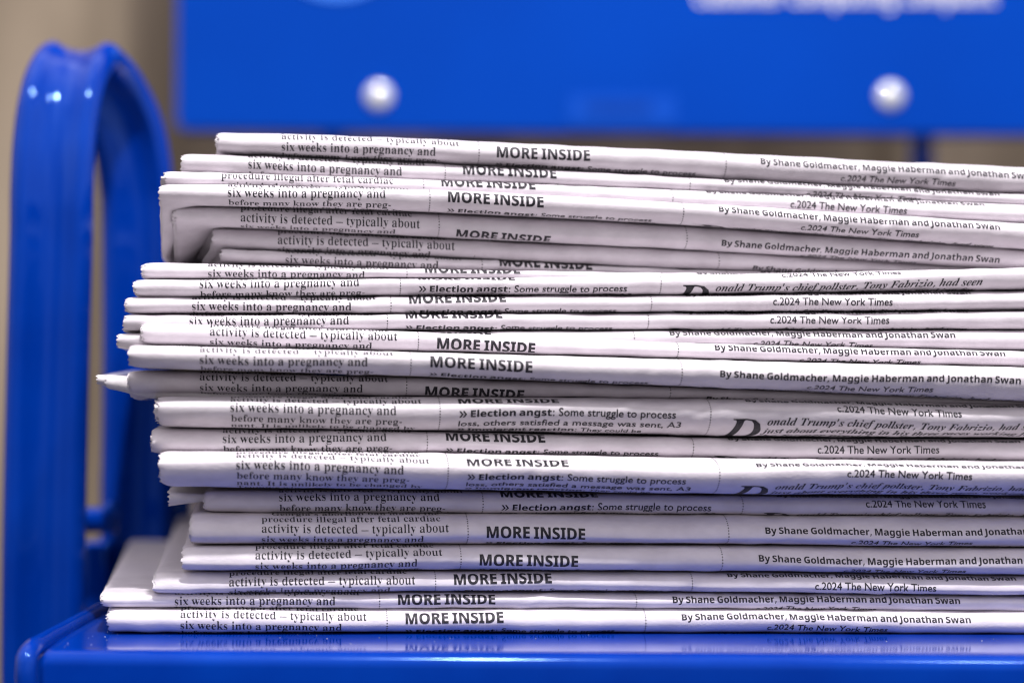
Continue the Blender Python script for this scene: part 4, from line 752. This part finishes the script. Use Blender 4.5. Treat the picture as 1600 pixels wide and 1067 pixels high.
        jit = rr.uniform(-1, 1, len(u)) * 1.3 + 1.5 * np.sin(np.arange(len(u)) * 0.55 + s.ph[23]) + np.cumsum(rr.uniform(-1, 1, len(u))) * 0.35
        X, A = [], []
        for c, (qt, qb) in zip(cols, qs):
            a = np.where(u < -1, -qt + (u + 1) * back, np.where(u < 0, u * qt, np.where(u <= 1, u * qb, qb + (u - 1) * back)))
            f = math.exp(-c / 12.0)
            X.append(s.xl + xl_off + c + jit * rag * f * (np.abs(u) < 1.5))
            A.append(a)
        X, A = np.concatenate(X), np.concatenate(A)
        P, _, _ = s.place(X, A, 0.0, inset)
        return P, grid_faces(len(cols), len(u))

    def ink(s, bl, x0, kx, a0):
        """printed block -> world mesh hugging the fold"""
        V, F = bl
        x, a = x0 + V[:, 0] * kx, a0 + V[:, 1]
        P, th, rest = s.place(x, a, 0.40)
        ok = (rest < 6) & (x < s.xr - 12)
        F = F[ok[F].all(1)]
        if len(F) < (300 if len(V) > 800 else 24):
            return None
        keep = np.zeros(len(P), bool)
        keep[F.ravel()] = True
        ren = np.cumsum(keep) - 1
        return P[keep], ren[F]

# ------------------------------------------------------------------ setting: wall behind
wc = W(800, 500, 1.16)
bm = bmesh.new()
box(bm, (0.1, 1.18, 0.3), (2.6, 0.03, 1.6))
wall = bm_to('wall', bm, M_WALL, smooth=False)
wall['kind'] = 'structure'

# ------------------------------------------------------------------ sign board behind the stack
BD = 0.90
def board():
    t = thing('sign_board', 'wide blue board on posts behind the newspapers, with white capped bolts', 'sign',
              (float(W(1000, 200, BD)[0]), BD + 0.02, 0.0))
    a, b = WV(276, 201, BD), WV(276 + 1500, -950, BD)
    bm = bmesh.new()
    w, h = b.x - a.x, b.z - a.z
    r = 0.004
    pts = []
    for cx_, cz_, t0 in ((a.x + r, a.z + r, 180), (b.x - r, a.z + r, 270), (b.x - r, b.z - r, 0), (a.x + r, b.z - r, 90)):
        for k in range(7):
            an = math.radians(t0 + 15 * k)
            pts.append((cx_ + r * math.cos(an), cz_ + r * math.sin(an)))
    f = bm.faces.new([bm.verts.new((x, BD, z)) for x, z in pts])
    ex = bmesh.ops.extrude_face_region(bm, geom=[f])
    bmesh.ops.translate(bm, verts=[v for v in ex['geom'] if isinstance(v, bmesh.types.BMVert)], vec=(0, 0.018, 0))
    # the board leans and rolls a touch with the picture
    bm_to('panel', bm, M_BOARD, t, smooth=False)
    for x in (592, 1391):
        c = WV(x, 151, BD)
        bm = bmesh.new()
        dome(bm, (c.x, BD - 0.0005, c.z), 0.0062, 0.0030)
        bm_to('bolt_cap', bm, M_STEEL, t)
    for x, wd in ((1441, 38), (520, 38)):
        c0, c1 = WV(x, 150, BD + 0.026), WV(x, 900, BD + 0.026)
        bm = bmesh.new()
        sweep(bm, [Vector((c0.x, c0.y, z)) for z in (c0.z, (c0.z + c1.z) / 2, c1.z - 0.1)], circle(wd * PX * BD / D0 / 2, 24), side=(1, 0, 0))
        bm_to('post', bm, M_BLUE, t)
    # emblem disc: only its lower rim comes into the picture
    c = WV(527, -117, BD)
    bm = bmesh.new()
    R = 117 * PX * BD / D0
    ring0 = [bm.verts.new((c.x + R * math.cos(i * math.pi / 32), BD - 0.0008, c.z + R * math.sin(i * math.pi / 32))) for i in range(64)]
    ring1 = [bm.verts.new((v.co.x, BD - 0.0001, v.co.z)) for v in ring0]
    bm.faces.new(ring0)
    for i in range(64):
        bm.faces.new((ring0[i], ring0[(i + 1) % 64], ring1[(i + 1) % 64], ring1[i]))
    bm_to('emblem', bm, M_EMBLEM, t, smooth=False)
    # white lettering along the upper part
    Vs, Fs, off = [], [], 0
    for word, x0, x1 in (('Customer', 1087, 1222), ('Computing', 1234, 1398), ('Complaint', 1412, 1556)):
        V, F = fill_line(set_line([('B', word, 0.0)], x1 - x0, 30, 'C' ))
        P = W(x0 + V[:, 0], 7 - V[:, 1], BD - 0.0006)
        P[:, 1] = BD - 0.0006
        Vs.append(P)
        Fs.append(F + off)
        off += len(V)
    link('board_lettering', mesh_np('board_lettering', np.concatenate(Vs), np.concatenate(Fs), False), M_LETTER, t)
    # small sticker with a line of worn dark print
    bm = bmesh.new()
    p, q = WV(888, 196, BD), WV(1056, 150, BD)
    box(bm, ((p.x + q.x) / 2, BD - 0.0005, (p.z + q.z) / 2), (q.x - p.x, 0.0006, q.z - p.z))
    st = bm_to('sticker', bm, M_STICKER, t, smooth=False)
    bm = bmesh.new()
    rnd = random.Random(4)
    x = 914
    while x < 1014:
        w_ = rnd.uniform(5, 11)
        p, q = WV(x, 178 + rnd.uniform(-1, 1), BD), WV(x + w_, 160 + rnd.uniform(-2, 2), BD)
        box(bm, ((p.x + q.x) / 2, BD - 0.0010, (p.z + q.z) / 2), (q.x - p.x, 0.0004, q.z - p.z))
        x += w_ + 2
    bm_to('worn_print', bm, M_STICKER_INK, st, smooth=False)
board()

# ------------------------------------------------------------------ blue newspaper trolley
def trolley():
    t = thing('newspaper_trolley', 'glossy blue metal trolley with an arched push handle carrying the newspapers', 'trolley', (0.06, 0.62, 0.0))
    # deck with a rounded front edge folded down into an apron
    yf = 0.4665
    r = 0.0035
    prof = [(0.86, 0.0), (0.80, 0.0), (0.70, 0.0), (0.60, 0.0), (0.55, 0), (0.52, 0), (0.5, 0), (0.485, 0), (0.475, 0), (yf + r, 0.0)]
    for i in range(1, 9):
        an = math.pi / 2 * i / 9
        prof.append((yf + r - r * math.sin(an), -r + r * math.cos(an)))
    prof += [(yf, -r), (yf, -0.012), (yf, -0.03), (yf, -0.07), (yf + 0.0025, -0.07), (yf + 0.0025, -0.004), (0.86, -0.004)]
    xl = float(W(63, 1018, yf)[0])
    bm = bmesh.new()
    xs = [xl, xl + 0.0012] + [xl + 0.003 + (0.33 - xl) * i / 30 for i in range(31)]
    rows = []
    for i, x in enumerate(xs):
        ins = 0.0012 if i == 0 else 0
        rows.append([bm.verts.new((x, y, z - (ins if z > -0.069 else 0))) for y, z in prof])
    m = len(prof)
    for a, b in zip(rows, rows[1:]):
        for j in range(m):
            bm.faces.new((a[j], a[(j + 1) % m], b[(j + 1) % m], b[j]))
    bm.faces.new(rows[0])
    bm.faces.new(rows[-1][::-1])
    deck = bm_to('deck', bm, M_DECK, t)
    # paper dust on the bare front of the deck
    rnd = random.Random(8)
    bm = bmesh.new()
    for _ in range(60):
        x = xl + 0.004 + (rnd.random() ** 1.5) * 0.27
        y = rnd.uniform(yf + 0.004, 0.503)
        s = rnd.uniform(0.00004, 0.00013)
        bmesh.ops.create_icosphere(bm, subdivisions=1, radius=s, matrix=Matrix.Translation((x, y, s * 0.6)) @ Matrix.Diagonal((rnd.uniform(0.7, 2), 1, 0.7, 1)))
    dust = bm_to('paper_dust', bm, M_PAPER, deck)
    dust['kind'] = 'stuff'
    # round side rail along the left edge, turned down at the front corner
    pts = [(41, 1120, .4655), (41, 1075, .4655), (41, 1043, .4657), (43, 1026, .467), (52, 1013.5, .472), (72, 1001, .485), (100, 986, .503),
           (165, 951, .553), (215, 925, .60), (262, 899, .66)]
    pts = catmull([WV(*p) for p in pts], 8)
    bm = bmesh.new()
    sweep(bm, pts, circle(0.0026, 20), side=(1, 0.25, 0))
    bm_to('side_rail', bm, M_BLUE, t)
    # arched handle: a broad strap with two rounded ridges
    sec = []
    hw, rr, mid = 0.0080, 0.0047, 0.0018
    n = 9
    up = lambda x: mid + (rr - mid) * (x / hw) ** 2
    for i in range(n + 1):
        x = -hw + 2 * hw * i / n
        sec.append((x, up(x)))
    for i in range(1, 10):
        an = math.pi / 2 - math.pi * i / 10
        sec.append((hw + rr * math.cos(an), rr * math.sin(an)))
    for i in range(n + 1):
        x = hw - 2 * hw * i / n
        sec.append((x, -up(x)))
    for i in range(1, 10):
        an = -math.pi / 2 - math.pi * i / 10
        sec.append((-hw + rr * math.cos(an), rr * math.sin(an)))
    pts = [(67, 1180, .588), (68, 900, .588), (74, 600, .588), (80, 380, .588), (81, 300, .5885), (85, 220, .591), (95, 150, .596), (110, 105, .606), (125, 88, .621),
           (141, 103, .637), (170, 145, .648), (198, 205, .654), (212, 280, .657), (217, 360, .658), (218, 600, .658), (216, 760, .658), (214, 930, .658)]
    pts = catmull([WV(*p) for p in pts], 10)
    bm = bmesh.new()
    sweep(bm, pts, sec, side=(1, 0.12, 0))
    bm_to('push_handle', bm, M_BLUE, t)
    # lower bracket behind the stack with its bent bar and bolts
    bm = bmesh.new()
    c0, c1 = WV(168, 980, .69), WV(300, 700, .69)
    box(bm, ((c0.x + c1.x) / 2, .69, (c0.z + c1.z) / 2), (c1.x - c0.x, 0.004, c1.z - c0.z), 0.0015)
    br = bm_to('bracket', bm, M_BLUE, t)
    pts = catmull([WV(*p) for p in ((330, 640, .685), (270, 652, .682), (215, 672, .678), (184, 697, .674), (176, 735, .672), (175, 800, .670), (175, 950, .668))], 8)
    bm = bmesh.new()
    sweep(bm, pts, circle(0.0042, 20), side=(0, 1, 0))
    bm_to('bar', bm, M_BLUE, br)
    pts = [WV(x, 812, .63) for x in (112, 140, 168, 184)]
    bm = bmesh.new()
    sweep(bm, pts, circle(0.0042, 20), side=(0, 1, 0))
    bm_to('cross_pin', bm, M_BLUE, br)
    for c in (WV(174, 797, .625), WV(176, 706, .664)):
        bm = bmesh.new()
        dome(bm, c, 0.0030, 0.0018)
        bm_to('bolt', bm, M_BLUE, br)
    bm = bmesh.new()
    c0, c1 = WV(128, 960, .64), WV(172, 846, .64)
    box(bm, ((c0.x + c1.x) / 2, .645, (c0.z + c1.z) / 2), (c1.x - c0.x, 0.01, c1.z - c0.z), 0.002)
    bm_to('foot_block', bm, M_BLUE, br)
trolley()

# ------------------------------------------------------------------ the newspapers
# spine in the photo at four places (x, top, bottom); scale; left edges of the printed columns; a reference baseline
S_ = {'more': -8.0, 'el': 16.0, 'on': 33.0, 'six': 0.0, 'act': -LEAD, 'proc': -2 * LEAD, 'by': -13.0, 'c': 8.0}
PAPERS = [
 dict(pts=[(340,203,237),(640,213,250),(1120,235,277),(1600,257,302)], k=.954, xc=440, xm=776, xb=1189, ref=('six',440,235), rm=246, rb=('c',1318,281), nu=.5,
      label='topmost newspaper of the stack, bright white along its upper fold'),
 dict(pts=[(287,237,271),(640,251,281),(1120,278,300),(1600,303,321)], k=.954, xc=388, xm=724, xb=1133, ref=('six',388,263), rm=272, rb=('by',1133,285), nu=.5,
      label='thin newspaper directly under the topmost one, jutting further left than it', droop=6),
 dict(pts=[(256,268,286),(640,281,298),(1120,300,322),(1600,321,347)], k=.963, xc=346, xm=690, xb=1107, ref=('proc',346,279), rm=290.6, rb=('c',1239,324), nu=.5, pad=-4,
      label='third newspaper from the top, only a thin strip of its spine showing', droop=45, droop_w=60),
 dict(pts=[(250,284,318),(640,293,328),(1120,317,352),(1600,346,387)], k=.977, xc=356, xm=700, xb=1124, ref=('six',356,307.5), rm=315.6, rb=('by',1125,330.6), nu=.42,
      label='bright newspaper whose drooping left end juts out beside the handle', droop=80, droop_w=60),
 dict(pts=[(274,319,349),(640,329,367),(1120,353,391),(1600,388,421)], k=.962, xc=376, xm=714, xb=1129, ref=('act',376,346), rm=368, rb=('by',1130,384), nu=.6,
      label='shaded newspaper sagging at its left end, under the drooping bright one', droop=55, droop_w=90),
 dict(pts=[(332,352,386),(640,368,399),(1120,392,421),(1600,421,436)], k=.95, xc=434, xm=770, xb=1177, ref=('act',434,381), rm=405, rb=('by',1180,421), nu=.55,
      label='newspaper set back to the right, two above the change to level spines', droop=40, droop_w=70, splay=30),
 dict(pts=[(345,388,408),(640,400,419),(1120,421,433),(1600,430,442)], k=.948, xc=446, xm=781, xb=1190, ref=('six',446,410), rm=415.6, rb=('by',1190,427), nu=.5,
      droop=10, droop_w=60, splay=34, label='thin set-back newspaper with its top line hidden, seventh from the top'),
 dict(pts=[(224,408,435),(640,419,434),(1120,426,440),(1600,428,446)], k=.972, xc=325, xm=664, xb=1090, ref=('six',325,432), rm=426, nu=.5,
      label='uppermost of the thin level newspapers, its spine narrowing away to the right'),
 dict(pts=[(211,436,464),(640,434,461),(1120,427,459),(1600,417,452)], k=.99, xc=312, xm=655, xb=1090, ref=('six',312,450), rm=437, rb=('c',1222,433), nu=.4,
      label='newspaper whose spine rises to the right and shows the election line'),
 dict(pts=[(198,463,490),(640,462,489),(1120,460,487),(1600,453,484)], k=.989, xc=300, xm=640, xb=1075, ref=('six',300,484), rm=474, rb=('c',1209,476.6), nu=.5,
      label='tenth newspaper from the top, thin and level, directly below the one rising to the right' ),
 dict(pts=[(195,491,518),(640,490,515),(1120,488,515),(1600,485,514)], k=.989, xc=296, xm=634, xb=1071, ref=('six',296,508), rm=497.5, rb=('c',1204,505), nu=.42,
      label='thin newspaper just above the bright slanting one, with a split left end', insert=[(192,505,520),(640,508,516),(1600,500,512)]),
 dict(pts=[(184,520,546),(640,517,547),(1120,516,541),(1600,515,547)], k=.988, xc=276, xm=617, xb=1048, ref=('c',1185,539), rb=('c',1185,539), nu=.45,
      label='newspaper mostly covered by the slanting one in front, its left tip poking out'),
 dict(pts=[(222,503,538),(640,517,548),(1120,536,561),(1600,548,573)], k=1.006, xc=328, xm=683, xb=1118, ref=('act',328,524), rm=544, rb=('by',1118,547), nu=.45,
      label='bright newspaper slanting down to the right across a covered one'),
 dict(pts=[(204,538,575),(640,549,588),(1120,562,606),(1600,573,628)], k=1.0425, xc=312, xm=673, xb=1125, ref=('six',312,568), rm=573, rb=('by',1127,589), nu=.42,
      label='brightest protruding newspaper mid stack, slanting down and casting shade below'),
 dict(pts=[(202,577,614),(640,589,619),(1120,606,624),(1600,625,638)], k=1.012, xc=312, xm=665, xb=1105, ref=('act',312,594), rm=617, nu=.4,
      label='dark shaded newspaper with an inner section sticking far out left',
      insert=[(165,585,608),(185,586,612),(205,588,617),(640,596,614),(1600,628,635)], tip=[(152,585,601),(166,586,604),(640,598,610),(1600,629,634)], droop=16, droop_w=60),
 dict(pts=[(246,619,669),(640,620,674),(1120,622,683),(1600,628,686)], k=1.03, xc=360, xm=718, xb=1170, ref=('six',360,643), rm=631, rb=('c',1305,643), nu=.34, bulge=2.0,
      label='thick newspaper showing the large drop cap D, below the dark shaded one'),
 dict(pts=[(238,669,711),(640,674,708),(1120,684,717),(1600,687,722)], k=1.015, xc=348, xm=697, xb=1142, ref=('six',348,691.5), rm=688, rb=('c',1282,708), nu=.5,
      label='shaded newspaper squeezed between the two thick drop cap ones'),
 dict(pts=[(250,705,764),(640,708,768),(1120,717,775),(1600,722,777)], k=1.04, xc=369, xm=731, xb=1184, ref=('six',369,733), rm=728, rb=('c',1325,745), nu=.34, bulge=2.2,
      label='thickest newspaper, bright along the top, lower of the two with a drop cap D'),
 dict(pts=[(322,767,802),(640,768,803),(1120,775,805),(1600,777,808)], k=.997, xc=436, xm=784, xb=1218, ref=('six',436,783), rm=777, rb=('c',1351,792), nu=.5,
      label='shaded newspaper set back right, with a loose grey page end at its left',
      insert=[(262,768,792),(300,771,787),(322,772,784),(640,778,796),(1600,788,800)]),
 dict(pts=[(297,803,853),(640,804,853),(1120,806,853),(1600,809,858)], k=1.0065, xc=409, xm=761, xb=1197, ref=('act',409,831.5), rm=840, rb=('by',1197,834), nu=.68, bulge=1.9,
      label='thick newspaper fifth from the bottom, creased at its left end'),
 dict(pts=[(285,854,893),(640,853,893),(1120,854,895),(1600,858,900)], k=1.006, xc=399, xm=750, xb=1187, ref=('act',399,873), rm=883, rb=('by',1187,877), nu=.62,
      label='newspaper fourth from the bottom, lilac underside glow, above the shelf of wider ones'),
 dict(pts=[(243,895,930),(640,894,926),(1120,896,927),(1600,901,932)], k=1.0, xc=358, xm=710, xb=1140, ref=('six',358,926.5), rm=913, rb=('c',1276,921), nu=.62,
      label='newspaper third from the bottom, left end sticking out past those above'),
 dict(pts=[(160,926,951),(640,927,952),(1120,928,953),(1600,932,957)], k=.995, xc=273, xm=622, xb=1052, ref=('six',273,945), rm=944, rb=('by',1053,941.6), nu=.45, shear=.072,
      label='thin newspaper second from the bottom, its grey front page bare at the left'),
 dict(pts=[(168,953,990),(640,953,990),(1120,954,991),(1600,957,992)], k=1.0, xc=282, xm=634, xb=1067, ref=('six',282,982), rm=974.4, rb=('by',1067,969), nu=.5, pad=-.5,
      label='bottom newspaper lying on the glossy blue deck, reflected in it'),
]

def paper(i, p):
    fd = Fold(p['pts'], p['k'], p.get('nu', .5), p.get('bulge', 1.6), i, p.get('droop', 0), p.get('droop_w', 90), p.get('shear', .06), pad=p.get('pad', 1.0), splay=p.get('splay', 0))
    base, _, _ = fd.place(np.array([800.0]), np.array([0.0]))
    t = thing('newspaper', p['label'], 'newspaper', tuple(float(v) for v in base[0]), 'folded newspapers in the stack')
    V, F = fd.sheet()
    cover = link('cover', mesh_np('cover', V, F), M_PAPER, t)
    rs = random.Random(i)
    Vs, Fs, off = [], [], 0
    for j in range(4):
        V, F = fd.sheet(inset=1.5 + 2.0 * j, xl_off=rs.uniform(-4.5, 3.0), rag=0.8, ncol=60)
        Vs.append(V)
        Fs.append(F + off)
        off += len(V)
    link('inner_pages', mesh_np('inner_pages', np.concatenate(Vs), np.concatenate(Fs)), M_INNER, t)
    for n, ins in enumerate([p[q] for q in ('insert', 'tip') if q in p]):
        fi = Fold(ins, p['k'] * (0.985 - .006 * n), .45, 1.3, i + 50 + n, 0, 90, p.get('shear', .06), rag=1.0, crush=.04)
        V, F = fi.sheet(ncol=60)
        link('insert_section', mesh_np('insert_section', V, F), M_INNER, t)
    nm, rx, ry = p['ref']
    a0 = fd.arc_at(rx, ry) - S_[nm]
    # the page is folded a little askew, so each column has its own height on the fold
    am = fd.arc_at(p['xm'], p['rm']) - S_['more'] if 'rm' in p else a0
    ab = fd.arc_at(p['rb'][1], p['rb'][2]) - S_[p['rb'][0]] if 'rb' in p else am
    k = p['k']
    for name, bl, x0, a0 in (('article_text', ARTICLE, p['xc'], a0), ('heading', HEADING, p['xm'], am), ('teaser_text', TEASER, p['xm'], am),
                             ('byline', BYLINE, p['xb'], ab), ('lead_text', LEADTXT, p['xb'] - 2 * k, ab),
                             ('dotted_rule', RULE, p['xm'] - 29 * k, am), ('dotted_rule', RULE, p['xb'] - 57 * k, ab)):
        r = fd.ink(bl, x0, k, a0)
        if r is not None:
            link(name, mesh_np(name, r[0], r[1], True), M_INK, cover)

for i, p in enumerate(PAPERS):
    paper(i, p)
